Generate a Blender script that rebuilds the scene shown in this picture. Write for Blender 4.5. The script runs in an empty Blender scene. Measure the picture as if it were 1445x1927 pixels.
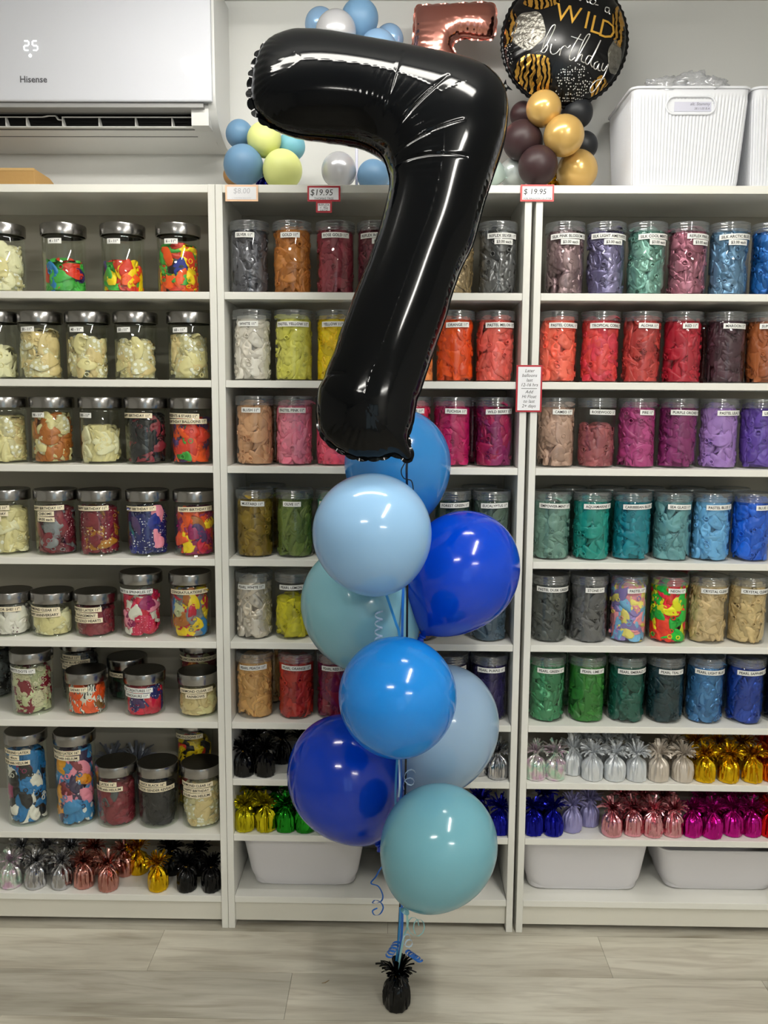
import bpy, bmesh, math, random
import numpy as np
from mathutils import Vector, Matrix, noise, geometry
PI = math.pi
SC = bpy.context.scene
COL = SC.collection

# ------------------------------------------------------------------ camera
W, H = 1445, 1927
CAM = np.array([0.065, -2.2348, 1.4785]); YAW, PITCH, ROLL, FPX = -0.0149, -0.1286, 0.0062, 1606.12
_F = np.array([math.sin(YAW) * math.cos(PITCH), math.cos(YAW) * math.cos(PITCH), math.sin(PITCH)])
_R0 = np.array([math.cos(YAW), -math.sin(YAW), 0]); _U0 = np.cross(_R0, _F)
_R = _R0 * math.cos(ROLL) + _U0 * math.sin(ROLL); _U = -_R0 * math.sin(ROLL) + _U0 * math.cos(ROLL)
cd = bpy.data.cameras.new('camera'); cam = bpy.data.objects.new('camera', cd); COL.objects.link(cam)
cd.sensor_fit = 'VERTICAL'; cd.sensor_height = 36; cd.lens = FPX / H * 36; cd.clip_start = 0.05
cam.matrix_world = Matrix(((_R[0], _U[0], -_F[0], CAM[0]), (_R[1], _U[1], -_F[1], CAM[1]), (_R[2], _U[2], -_F[2], CAM[2]), (0, 0, 0, 1)))
SC.camera = cam


def at(x, y, Y=None, Z=None):
    """the point of the plane y=Y (or z=Z) measured at this place of the photograph"""
    d = _F + _R * (x - W / 2) / FPX - _U * (y - H / 2) / FPX
    t = (Y - CAM[1]) / d[1] if Y is not None else (Z - CAM[2]) / d[2]
    return Vector(CAM + t * d)


# ------------------------------------------------------------------ light and exposure
BATTENS = [(-0.05, -0.52, 1.15, 0, 46.0), (0.80, -1.55, 1.15, 90, 96.0), (-0.62, -2.85, 0.6, 0, 110.0), (1.7, -4.2, 0.9, 0, 120.0)]     # x, y, length, turn, brightness; the last is an unseen lamp added for fill
wd = bpy.data.worlds.new('world'); SC.world = wd; wd.use_nodes = True
wd.node_tree.nodes['Background'].inputs[0].default_value = (0.72, 0.85, 1.0, 1)
wd.node_tree.nodes['Background'].inputs[1].default_value = 1.4
SC.view_settings.view_transform = 'Standard'; SC.view_settings.look = 'None'
SC.view_settings.gamma = 1; SC.view_settings.exposure = 0.0; SC.view_settings.use_curve_mapping = False
SC.cycles.transparent_max_bounces = 24; SC.cycles.max_bounces = 7
SC.cycles.sample_clamp_indirect = 4.0


# ------------------------------------------------------------------ materials
def lin(c):
    return tuple(((v / 255) / 12.92 if v / 255 <= 0.04045 else ((v / 255 + 0.055) / 1.055) ** 2.4) for v in c) + (1,)


_M = {}


def mat(name, rgb, rough=0.5, metal=0.0, spec=0.5, coat=0.0, var=0.0, emit=0.0, trans=0.0, bump=0.0, bscale=60, aniso=0.0):
    if name in _M: return _M[name]
    m = bpy.data.materials.new(name); m.use_nodes = True; nt = m.node_tree; b = nt.nodes['Principled BSDF']
    c = lin(rgb); b.inputs['Base Color'].default_value = c; b.inputs['Roughness'].default_value = rough
    b.inputs['Metallic'].default_value = metal; b.inputs['Specular IOR Level'].default_value = spec
    b.inputs['Coat Weight'].default_value = coat; b.inputs['Coat Roughness'].default_value = 0.08
    if aniso: b.inputs['Anisotropic'].default_value = aniso
    if emit:
        b.inputs['Emission Color'].default_value = c; b.inputs['Emission Strength'].default_value = emit
    if var:
        g = nt.nodes.new('ShaderNodeNewGeometry'); r = nt.nodes.new('ShaderNodeMapRange')
        r.inputs['To Min'].default_value = 1 - var; r.inputs['To Max'].default_value = 1 + var
        nt.links.new(g.outputs['Random Per Island'], r.inputs['Value'])
        h = nt.nodes.new('ShaderNodeHueSaturation'); h.inputs['Color'].default_value = c
        nt.links.new(r.outputs[0], h.inputs['Value']); nt.links.new(h.outputs[0], b.inputs['Base Color'])
    if bump:
        n = nt.nodes.new('ShaderNodeTexNoise'); n.inputs['Scale'].default_value = bscale; n.inputs['Detail'].default_value = 3
        tc = nt.nodes.new('ShaderNodeTexCoord'); nt.links.new(tc.outputs['Object'], n.inputs['Vector'])
        bp = nt.nodes.new('ShaderNodeBump'); bp.inputs['Strength'].default_value = bump; bp.inputs['Distance'].default_value = 0.004
        nt.links.new(n.outputs['Fac'], bp.inputs['Height']); nt.links.new(bp.outputs[0], b.inputs['Normal'])
    if trans:
        t = nt.nodes.new('ShaderNodeBsdfTranslucent'); t.inputs[0].default_value = c
        mx = nt.nodes.new('ShaderNodeMixShader'); mx.inputs[0].default_value = trans
        o = nt.nodes['Material Output']
        nt.links.new(b.outputs[0], mx.inputs[1]); nt.links.new(t.outputs[0], mx.inputs[2]); nt.links.new(mx.outputs[0], o.inputs[0])
    _M[name] = m
    return m


def clear_mat(name, tint, gloss_rough, base, facing, milk=0.0, milkc=(200, 205, 210)):
    """thin clear glass or plastic: see-through with a fresnel-like sheen"""
    m = bpy.data.materials.new(name); m.use_nodes = True; nt = m.node_tree; nt.nodes.remove(nt.nodes['Principled BSDF'])
    o = nt.nodes['Material Output']; t = nt.nodes.new('ShaderNodeBsdfTransparent'); t.inputs[0].default_value = lin(tint)
    g = nt.nodes.new('ShaderNodeBsdfGlossy'); g.inputs['Roughness'].default_value = gloss_rough; g.inputs[0].default_value = (1, 1, 1, 1)
    lw = nt.nodes.new('ShaderNodeLayerWeight'); lw.inputs[0].default_value = 0.5
    pw = nt.nodes.new('ShaderNodeMath'); pw.operation = 'POWER'; pw.inputs[1].default_value = 3.2
    mr = nt.nodes.new('ShaderNodeMapRange'); mr.inputs['To Min'].default_value = base; mr.inputs['To Max'].default_value = facing
    nt.links.new(lw.outputs['Facing'], pw.inputs[0]); nt.links.new(pw.outputs[0], mr.inputs[0])
    mx = nt.nodes.new('ShaderNodeMixShader'); nt.links.new(mr.outputs[0], mx.inputs[0])
    src = t
    if milk:
        d = nt.nodes.new('ShaderNodeBsdfDiffuse'); d.inputs[0].default_value = lin(milkc)
        m2 = nt.nodes.new('ShaderNodeMixShader'); m2.inputs[0].default_value = milk
        nt.links.new(t.outputs[0], m2.inputs[1]); nt.links.new(d.outputs[0], m2.inputs[2]); src = m2
    nt.links.new(src.outputs[0], mx.inputs[1]); nt.links.new(g.outputs[0], mx.inputs[2]); nt.links.new(mx.outputs[0], o.inputs[0])
    return m


def pattern_mat(name, base, top, kind, scale, thr, rough=0.35, metal=0.0):
    """a printed pattern: round dots (voronoi) or animal stripes (wave)"""
    if name in _M: return _M[name]
    m = mat(name, base, rough, metal); nt = m.node_tree; b = nt.nodes['Principled BSDF']
    tc = nt.nodes.new('ShaderNodeTexCoord')
    if kind == 'dots':
        v = nt.nodes.new('ShaderNodeTexVoronoi'); v.inputs['Scale'].default_value = scale; v.inputs['Randomness'].default_value = 0.55
        out = v.outputs['Distance']
    else:
        v = nt.nodes.new('ShaderNodeTexWave'); v.inputs['Scale'].default_value = scale; v.inputs['Distortion'].default_value = 7; v.inputs['Detail'].default_value = 2; v.inputs['Detail Scale'].default_value = 1.5
        out = v.outputs['Fac']
    nt.links.new(tc.outputs['Object'], v.inputs['Vector'])
    lt = nt.nodes.new('ShaderNodeMath'); lt.operation = 'LESS_THAN'; lt.inputs[1].default_value = thr; nt.links.new(out, lt.inputs[0])
    mx = nt.nodes.new('ShaderNodeMix'); mx.data_type = 'RGBA'; mx.inputs[6].default_value = lin(base); mx.inputs[7].default_value = lin(top)
    nt.links.new(lt.outputs[0], mx.inputs[0]); nt.links.new(mx.outputs[2], b.inputs['Base Color'])
    return m


WHITE = mat('white melamine', (232, 231, 224), 0.38, bump=0.02, bscale=200)
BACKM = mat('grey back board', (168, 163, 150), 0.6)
PLINTH = mat('white plinth board', (222, 219, 208), 0.4)
PAPER = mat('white label paper', (240, 240, 236), 0.7)
CREAM = mat('cream label paper', (238, 226, 196), 0.7)
INK = mat('black ink', (18, 18, 20), 0.6)
STEEL = mat('brushed steel', (160, 158, 156), 0.22, 1.0)
STEELTOP = mat('dark steel top', (96, 94, 90), 0.3, 1.0)
GLASS = clear_mat('jar glass', (246, 249, 244), 0.02, 0.05, 0.75)
PET = clear_mat('clear plastic', (247, 248, 248), 0.03, 0.035, 0.6)
PETLID = clear_mat('clear plastic lid', (222, 226, 228), 0.10, 0.12, 0.75, milk=0.13, milkc=(196, 200, 204))
BASKET = mat('white basket plastic', (226, 228, 234), 0.4)
BIN = mat('pale grey bin plastic', (212, 210, 214), 0.45)


# ------------------------------------------------------------------ mesh helpers
class MB:
    def __init__(s): s.v = []; s.f = []; s.mi = []; s.cur = 0

    def add(s, vs, fs):
        n = len(s.v); s.v += [tuple(p) for p in vs]; s.f += [tuple(i + n for i in f) for f in fs]; s.mi += [s.cur] * len(fs)

    def box(s, x0, x1, y0, y1, z0, z1):
        s.add([(x, y, z) for x in (x0, x1) for y in (y0, y1) for z in (z0, z1)],
              [(0, 1, 3, 2), (4, 6, 7, 5), (0, 4, 5, 1), (2, 3, 7, 6), (0, 2, 6, 4), (1, 5, 7, 3)])

    def loops(s, rings, closed=True, cap0=False, cap1=False):
        n = len(rings[0]); vs = [p for r in rings for p in r]; fs = []
        for i in range(len(rings) - 1):
            for j in range(n if closed else n - 1):
                k = (j + 1) % n
                fs.append((i * n + j, i * n + k, (i + 1) * n + k, (i + 1) * n + j))
        if cap0: fs.append(tuple(reversed(range(n))))
        if cap1: fs.append(tuple(range((len(rings) - 1) * n, len(rings) * n)))
        s.add(vs, fs)

    def lathe(s, prof, seg=32, c=(0, 0, 0), cap0=False, cap1=False):
        s.loops([[(c[0] + r * math.cos(2 * PI * j / seg), c[1] + r * math.sin(2 * PI * j / seg), c[2] + z) for j in range(seg)] for r, z in prof], True, cap0, cap1)

    def tube(s, path, r, seg=8, cap=True):
        P = [Vector(p) for p in path]; rings = []; up = Vector((0.13, 0.2, 1)).normalized()
        for i, p in enumerate(P):
            t = (P[min(i + 1, len(P) - 1)] - P[max(i - 1, 0)])
            t = t.normalized() if t.length > 1e-9 else Vector((0, 0, 1))
            a = t.cross(up); a = a.normalized() if a.length > 1e-4 else Vector((1, 0, 0)); b = t.cross(a)
            rr = r[i] if isinstance(r, (list, tuple)) else r
            rings.append([p + a * rr * math.cos(2 * PI * j / seg) + b * rr * math.sin(2 * PI * j / seg) for j in range(seg)])
        s.loops(rings, True, cap, cap)

    def strip(s, path, wdir, w, th=0.0004):
        """a flat ribbon of real thickness along a path; wdir(i) gives the width direction"""
        P = [Vector(p) for p in path]; rings = []
        for i, p in enumerate(P):
            t = (P[min(i + 1, len(P) - 1)] - P[max(i - 1, 0)]).normalized()
            d = Vector(wdir(i)); d = (d - t * d.dot(t)); d = d.normalized() if d.length > 1e-5 else Vector((1, 0, 0)); n = t.cross(d)
            rings.append([p + d * w / 2 + n * th / 2, p - d * w / 2 + n * th / 2, p - d * w / 2 - n * th / 2, p + d * w / 2 - n * th / 2])
        s.loops(rings, True, True, True)

    def mesh(s, name, mats, smooth=True, angle=40):
        me = bpy.data.meshes.new(name); me.from_pydata(s.v, [], s.f)
        for m in mats: me.materials.append(m)
        if len(mats) > 1: me.polygons.foreach_set('material_index', s.mi)
        if smooth:
            me.polygons.foreach_set('use_smooth', [True] * len(me.polygons))
            if angle: me.set_sharp_from_angle(angle=math.radians(angle))
        me.update()
        return me


def link(name, me, parent=None, loc=None, rz=0):
    o = bpy.data.objects.new(name, me); COL.objects.link(o); o.parent = parent
    if loc is not None: o.location = loc
    if rz: o.rotation_euler.z = rz
    return o


def ob(name, mb, m, parent=None, smooth=True, angle=40):
    return link(name, mb.mesh(name, m if isinstance(m, list) else [m], smooth, angle), parent)


def tag(o, label, cat, group=None, kind=None):
    o['label'] = label; o['category'] = cat
    if group: o['group'] = group
    if kind: o['kind'] = kind
    return o


def thing(name, label, cat, loc=(0, 0, 0), group=None):
    o = bpy.data.objects.new(name, None); COL.objects.link(o); o.location = loc; o.empty_display_size = 0.03
    return tag(o, label, cat, group)


def struct(name, mb, m, parent=None, smooth=False):
    o = ob(name, mb, m, parent, smooth)
    if parent is None: o['kind'] = 'structure'
    return o


def bevel(o, w=0.001, seg=2):
    b = o.modifiers.new('bevel', 'BEVEL'); b.width = w; b.segments = seg; b.limit_method = 'ANGLE'; return o


def slots(o, ms):
    for i, sl in enumerate(o.material_slots):
        sl.link = 'OBJECT'; sl.material = ms[i % len(ms)]


_T = {}


def text_data(s, size, bold=0.0, align='CENTER', shear=0.0):
    """outline of a word as flat triangles (x right, y up), and its width"""
    k = (s, bold, align, shear)
    if k not in _T:
        cu = bpy.data.curves.new('word', 'FONT'); cu.body = s; cu.size = 1; cu.align_x = align; cu.offset = bold; cu.resolution_u = 2; cu.shear = shear
        o = bpy.data.objects.new('word', cu); me = o.to_mesh()
        vs = [tuple(v.co[:2]) for v in me.vertices]; fs = [tuple(p.vertices) for p in me.polygons]
        o.to_mesh_clear(); bpy.data.objects.remove(o); bpy.data.curves.remove(cu)
        _T[k] = (vs, fs)
    vs, fs = _T[k]
    vs = [(x * size, y * size) for x, y in vs]
    w = max([v[0] for v in vs] or [0]) - min([v[0] for v in vs] or [0])
    return vs, fs, w


# ------------------------------------------------------------------ the room
rng = random.Random(7)
mb = MB()
seams = [0.5, 0.332, 0.160, -0.013, -0.186, -0.356, -0.53] + [-0.53 - 0.172 * i for i in range(1, 27)]
joints = {3: [-1.9, -0.578, 0.636, 1.9], 4: [-1.45, -0.197, 1.018, 2.3], 5: [-2.1, -0.882, 0.331, 1.55], 6: [-1.6, -0.37, 0.85, 2.1]}
for r in range(len(seams) - 1):
    js = joints.get(r) or [-2.9 + rng.random() * 1.2 + 1.22 * i for i in range(5)]
    js = [-3.0] + [j for j in js if -3 < j < 3] + [3.0]
    for a, b in zip(js, js[1:]):
        mb.box(a + 0.0004, b - 0.0004, seams[r + 1] + 0.0004, seams[r] - 0.0004, -0.012, 0)
FL = bpy.data.materials.new('pale oak plank'); FL.use_nodes = True; nt = FL.node_tree; b_ = nt.nodes['Principled BSDF']
tc = nt.nodes.new('ShaderNodeTexCoord'); g_ = nt.nodes.new('ShaderNodeNewGeometry')
cx_ = nt.nodes.new('ShaderNodeCombineXYZ'); nt.links.new(g_.outputs['Random Per Island'], cx_.inputs[0])
sc_ = nt.nodes.new('ShaderNodeVectorMath'); sc_.operation = 'SCALE'; sc_.inputs[3].default_value = 37; nt.links.new(cx_.outputs[0], sc_.inputs[0])
ad_ = nt.nodes.new('ShaderNodeVectorMath'); nt.links.new(tc.outputs['Object'], ad_.inputs[0]); nt.links.new(sc_.outputs[0], ad_.inputs[1])


def tex_noise(scale3, detail, dist=0.0):
    mp = nt.nodes.new('ShaderNodeMapping'); mp.inputs['Scale'].default_value = scale3; nt.links.new(ad_.outputs[0], mp.inputs[0])
    n = nt.nodes.new('ShaderNodeTexNoise'); n.inputs['Scale'].default_value = 1; n.inputs['Detail'].default_value = detail; n.inputs['Distortion'].default_value = dist
    nt.links.new(mp.outputs[0], n.inputs['Vector']); return n


n1 = tex_noise((1.6, 8, 5), 6, 0.5); n2 = tex_noise((14, 260, 60), 4); n3 = tex_noise((3.5, 30, 9), 7, 0.9)
cr = nt.nodes.new('ShaderNodeValToRGB'); cr.color_ramp.elements[0].position = 0.32; cr.color_ramp.elements[0].color = lin((172, 166, 150))
cr.color_ramp.elements[1].position = 0.62; cr.color_ramp.elements[1].color = lin((212, 207, 192)); nt.links.new(n1.outputs['Fac'], cr.inputs[0])
cr2 = nt.nodes.new('ShaderNodeValToRGB'); cr2.color_ramp.elements[0].position = 0.30; cr2.color_ramp.elements[0].color = (0.74, 0.71, 0.68, 1)
cr2.color_ramp.elements[1].position = 0.52; cr2.color_ramp.elements[1].color = (1, 1, 1, 1); nt.links.new(n3.outputs['Fac'], cr2.inputs[0])
mr_ = nt.nodes.new('ShaderNodeMapRange'); mr_.inputs['To Min'].default_value = 0.88; mr_.inputs['To Max'].default_value = 1.10; nt.links.new(n2.outputs['Fac'], mr_.inputs[0])
mm = nt.nodes.new('ShaderNodeMix'); mm.data_type = 'RGBA'; mm.blend_type = 'MULTIPLY'; mm.inputs[0].default_value = 1
nt.links.new(cr.outputs[0], mm.inputs[6]); nt.links.new(cr2.outputs[0], mm.inputs[7])
hs = nt.nodes.new('ShaderNodeHueSaturation'); nt.links.new(mm.outputs[2], hs.inputs['Color'])
ri = nt.nodes.new('ShaderNodeMapRange'); ri.inputs['To Min'].default_value = 0.80; ri.inputs['To Max'].default_value = 1.06; nt.links.new(g_.outputs['Random Per Island'], ri.inputs[0])
mu = nt.nodes.new('ShaderNodeMath'); mu.operation = 'MULTIPLY'; nt.links.new(mr_.outputs[0], mu.inputs[0]); nt.links.new(ri.outputs[0], mu.inputs[1])
nt.links.new(mu.outputs[0], hs.inputs['Value']); nt.links.new(hs.outputs[0], b_.inputs['Base Color']); b_.inputs['Roughness'].default_value = 0.5
fl = struct('floor', mb, FL)
mb = MB(); mb.box(-3, 3, -5, 0.45, -0.03, -0.0121); struct('underlay', mb, mat('dark underlay', (60, 56, 50), .9), fl)
WALL = mat('painted wall', (206, 206, 203), 0.75, bump=0.05, bscale=90)
WALL2 = mat('painted room wall', (206, 205, 200), 0.8)
CEIL = mat('white ceiling', (215, 215, 212), 0.8)
CZ = 2.577
mb = MB(); mb.box(-3, 3, 0.286, 0.40, 0, CZ); struct('wall_back', mb, WALL)
mb = MB(); mb.box(-3.1, -3, -5.1, 0.40, 0, CZ); struct('wall_left', mb, WALL2)
mb = MB(); mb.box(3, 3.1, -5.1, 0.40, 0, CZ); struct('wall_right', mb, WALL2)
mb = MB(); mb.box(-3, -0.1, -5.1, -5, 0, CZ); mb.box(1.3, 3, -5.1, -5, 0, CZ); mb.box(-0.1, 1.3, -5.1, -5, 2.25, CZ); mb.box(-0.1, 1.3, -5.1, -5, 0, 0.12)
struct('wall_front', mb, WALL2)
mb = MB(); mb.box(-3.1, 3.1, -5.1, 0.40, CZ, CZ + 0.08); struct('ceiling', mb, CEIL)
mb = MB()
for a in ((-0.1, -0.04), (0.57, 0.63), (1.24, 1.3)): mb.box(a[0], a[1], -5.08, -5.02, 0.12, 2.25)
mb.box(-0.1, 1.3, -5.08, -5.02, 0.12, 0.19); mb.box(-0.1, 1.3, -5.08, -5.02, 2.18, 2.25)
wn = struct('window_1', mb, mat('dark window frame', (60, 60, 62), 0.4))
mb = MB(); mb.box(-0.04, 1.24, -5.052, -5.048, 0.19, 2.18); struct('pane', mb, GLASS, wn)
for i, (x, y, L, rot, lamp) in enumerate(BATTENS):
    t = thing('ceiling_light', ['white batten light on the ceiling over the balloon bouquet', 'white batten light running front to back on the ceiling', 'white batten light across the ceiling behind the camera spot', 'added fill batten light, unseen, on the ceiling near the shop window'][i], 'lamp', (x, y, CZ), 'battens on the ceiling')
    t.rotation_euler.z = math.radians(rot)
    mb = MB(); mb.box(-L / 2 - 0.01, L / 2 + 0.01, -0.045, 0.045, -0.03, 0); ob('housing', mb, CEIL, t, False)
    mb = MB(); mb.box(-L / 2, L / 2, -0.035, 0.035, -0.055, -0.03); ob('diffuser', mb, mat('lit lamp diffuser %d' % lamp, (255, 252, 244), 0.5, emit=lamp), t, False)

# ------------------------------------------------------------------ bookcases
LEV = [1.7552, 1.5311, 1.3079, 1.0588, 0.8315, 0.6057, 0.4426, 0.28, 0.0959]
BX = {'L': -1.2005, 'M': -0.4, 'R': 0.4095}


def bookcase(key, label):
    x0 = BX[key]; x1 = x0 + 0.7995
    t = thing('bookcase', label, 'bookcase', (x0, 0, 0), 'white bookcases against the wall')

    def part(n, *b, m=WHITE, bw=0.0012):
        q = MB(); q.box(*b); bevel(ob(n, q, m, t, False), bw)
    part('side_panel', 0, 0.018, 0, 0.28, 0, 2.02); part('side_panel', 0.7815, 0.7995, 0, 0.28, 0, 2.02)
    part('top_panel', 0.018, 0.7815, 0.0005, 0.28, 2.0, 2.0195)
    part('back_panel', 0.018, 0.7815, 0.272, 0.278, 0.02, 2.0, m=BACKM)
    part('plinth', 0.018, 0.7815, 0.012, 0.03, 0.018, 0.078, m=PLINTH)
    for i, z in enumerate(LEV):
        if key == 'L' and i == 6: continue
        part('shelf', 0.0185, 0.781, 0.001, 0.2715, z - 0.0185, z)
    for xx in (0.009, 0.79):
        q = MB(); q.lathe([(0.006, 0), (0.006, 0.006)], 10, (xx, 0.012, -0.0), True, True)
    return t


bookcase('L', 'white bookcase under the air conditioner holding glass jars with steel lids')
bookcase('M', 'white bookcase behind the big black number balloon')
bookcase('R', 'white bookcase under the ribbed white storage baskets')


# ------------------------------------------------------------------ limp balloons in the jars
def flap(mb, rg, R, ang, z0, L, Wd, zlo, zhi, dmax=0.0075):
    """one limp latex balloon pressed against the inside of a jar of radius R"""
    nr, ns = 9, 24
    rot = rg.uniform(-PI, PI) * 0.5 + rg.choice((0, PI)); tx, ty = rg.uniform(-.16, .16), rg.uniform(-.30, .30)
    base = rg.uniform(0.0002, dmax); k1 = rg.uniform(220, 420); ph = rg.uniform(0, 6); fd = rg.uniform(0, PI); am = rg.uniform(0.0006, 0.0022)
    bend = rg.uniform(-14, 14); sd = Vector((rg.uniform(0, 99), rg.uniform(0, 99), 0)); vs = []; cu = rg.uniform(-9, 9)
    fx, fy = math.cos(fd), math.sin(fd); hinge = rg.uniform(-.010, .010); hs_ = rg.uniform(.2, .8)
    for i in range(nr + 1):
        r = i / nr
        for j in range(ns):
            a = 2 * PI * j / ns
            taper = 1 - 0.55 * max(0, -math.cos(a)) ** 1.5
            u = r * math.cos(a) * L / 2 * (1.25 if math.cos(a) < 0 else 1); v = r * math.sin(a) * Wd / 2 * taper
            v += bend * u * u
            q = u * fx + v * fy + 0.004 * noise.noise(Vector((u * 30, v * 30, 5)) + sd)
            f = abs(math.sin(q * k1 * 0.5 + ph))
            rn = 1 - abs(noise.noise(Vector((u * 62, v * 34, 0)) + sd)) * 2.6            # sharp creases standing proud, broad hollows between
            d = base + tx * u + ty * v + am * f + hs_ * max(0, q - hinge) * .45 + 0.0035 * (1 - max(0, rn)) ** 1.2 - 0.001 + cu * (v * v)
            d += 0.0045 * max(0, (r - 0.80) / 0.20) ** 2
            uu = u * math.cos(rot) - v * math.sin(rot); vv = u * math.sin(rot) + v * math.cos(rot)
            z = min(max(z0 + vv, zlo + 0.001 * r), zhi)
            rad = R - max(0.0012 + 0.0004 * r, min(d, 0.022)) - (0.0030 if z > 0.154 and R < 0.052 else 0)
            t = ang + uu / R
            vs.append((rad * math.sin(t), -rad * math.cos(t), z))
            if i == 0: break
    fs = [(0, 1 + j, 1 + (j + 1) % ns) for j in range(ns)]
    for i in range(nr - 1):
        for j in range(ns):
            k = (j + 1) % ns
            fs.append((1 + i * ns + j, 1 + (i + 1) * ns + j, 1 + (i + 1) * ns + k, 1 + i * ns + k))
    mb.add(vs, fs)


def neck(mb, R, ang, z, tilt=0.0, r=0.0058):
    """the rolled lip of a balloon facing the glass"""
    c = Vector((0, -(R - 0.0010), z)); rings = []
    for i in range(13):
        a = 2 * PI * i / 12
        rr = []
        for j in range(6):
            b = 2 * PI * j / 6
            q = r + 0.0013 * math.cos(b)
            rr.append(Vector((q * math.cos(a), 0.0013 * math.sin(b), q * math.sin(a) * (1 - 0.35 * abs(tilt)))) + c)
        rings.append(rr)
    M = Matrix.Rotation(ang, 3, 'Z')
    mb.loops([[M @ p for p in rr] for rr in rings])
    tub = []
    for d, q in ((0.0, r), (0.004, r * 0.8), (0.010, r * 0.9)):
        tub.append([M @ (c + Vector((q * math.cos(2 * PI * j / 12), d, q * math.sin(2 * PI * j / 12)))) for j in range(12)])
    mb.loops(tub)


def clump(name, seed, R, Hh, n, nn):
    rg = random.Random(seed); mb = MB()
    mb.cur = 0; mb.lathe([(0.002, 0.002), (R - 0.021, 0.002), (R - 0.021, Hh * 0.93), (R * 0.5, Hh * 0.97), (0.002, Hh * 0.98)], 20)
    for i in range(n):
        mb.cur = rg.randrange(4); z = Hh * (0.05 + 0.93 * ((i + rg.random()) / n))
        flap(mb, rg, R, rg.uniform(-PI, PI), z, rg.uniform(0.050, 0.085), rg.uniform(0.028, 0.046), 0.0015, Hh + rg.uniform(-0.012, 0.006))
    for i in range(nn):
        mb.cur = rg.randrange(4); neck(mb, R, rg.uniform(-PI, PI), Hh * rg.uniform(0.08, 0.92), rg.random())
    for i in range(7):      # a few lying on top
        mb.cur = rg.randrange(4); q = Vector((rg.uniform(-.6, .6) * R, rg.uniform(-.6, .6) * R, Hh - 0.004)); a = rg.uniform(0, PI); vs = []; 
        for k in range(3):
            for j in range(12):
                b = 2 * PI * j / 12; e = k / 2
                p = Vector((e * math.cos(b) * 0.022, e * math.sin(b) * 0.014, 0.010 * (1 - e * e) + 0.004 * math.sin(3 * b + a) * e))
                p.rotate(Matrix.Rotation(a, 3, 'Z')); vs.append(p + q)
        mb.add(vs, [(k * 12 + j, k * 12 + (j + 1) % 12, (k + 1) * 12 + (j + 1) % 12, (k + 1) * 12 + j) for k in range(2) for j in range(12)])
    me = mb.mesh(name, [None] * 4, True, 0)
    return me


RP = 0.0498      # inside radius of the plastic jars
FULL = [clump('packed_balloons', 10 + i, RP, 0.166, 116, 22) for i in range(6)]
HALF = [clump('packed_balloons', 30 + i, RP, 0.112, 72, 12) for i in range(2)]
LOW = [clump('packed_balloons', 40 + i, RP, 0.082, 56, 6) for i in range(3)]
RG = 0.0548      # inside radius of the glass jars
SINGLE = []
for i in range(16):
    rg = random.Random(70 + i); q = MB(); flap(q, rg, RG, 0, 0, rg.uniform(0.050, 0.085), rg.uniform(0.034, 0.050), -0.03, 0.03, 0.003)
    if i % 3 == 0: neck(q, RG - 0.001, rg.uniform(-.3, .3), rg.uniform(-0.012, 0.012))
    SINGLE.append(q.mesh('deflated_balloon', [None], True, 0))


def latex(rgb, pearl=False):
    k = 'latex %d %d %d' % rgb + (' pearl' if pearl else '')
    if pearl: return mat(k, rgb, 0.33, 0.45, var=0.22)
    return mat(k, rgb, 0.40, 0.0, spec=0.4, var=0.2)


# ------------------------------------------------------------------ jars
mb = MB(); mb.lathe([(0.0, 0.0015), (0.030, 0.001), (0.046, 0.0), (0.0502, 0.003), (0.0515, 0.009), (0.0515, 0.153), (0.0508, 0.157), (0.0485, 0.160), (0.0485, 0.170)], 40)
PBODY = mb.mesh('jar_body', [PET])
mb = MB(); pr = [(0.0525, 0.159)]
for k in range(3):
    z = 0.159 + 0.0066 * k; pr += [(0.0528, z + 0.0013), (0.0536, z + 0.0026), (0.0536, z + 0.0046), (0.0526, z + 0.0060)]
pr += [(0.0530, 0.1800), (0.0520, 0.1832), (0.0500, 0.1840), (0.0490, 0.1822), (0.0, 0.1822)]
mb.lathe(pr, 40); PLID = mb.mesh('lid', [PETLID], True, 60)


def glass_jar(h):
    b = MB(); hb = h - 0.030
    b.lathe([(0.0, 0.004), (0.050, 0.003), (0.0525, 0.0), (0.0555, 0.002), (0.0565, 0.008), (0.0565, hb - 0.008), (0.0545, hb - 0.002), (0.052, hb), (0.052, hb + 0.012)], 40)
    l = MB(); l.lathe([(0.0555, hb + 0.001), (0.0588, hb + 0.001), (0.0592, hb + 0.003), (0.0592, h - 0.004), (0.0580, h - 0.001), (0.0560, h)], 48)
    l.cur = 1; l.lathe([(0.0560, h), (0.0550, h - 0.0006), (0.0, h - 0.0006)], 48)
    return b.mesh('jar_body', [GLASS]), l.mesh('lid', [STEEL, STEELTOP], True, 22)


GJ = {'S': (glass_jar(0.122), 0.122), 'N': (glass_jar(0.178), 0.178), 'T': (glass_jar(0.268), 0.268)}


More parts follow.
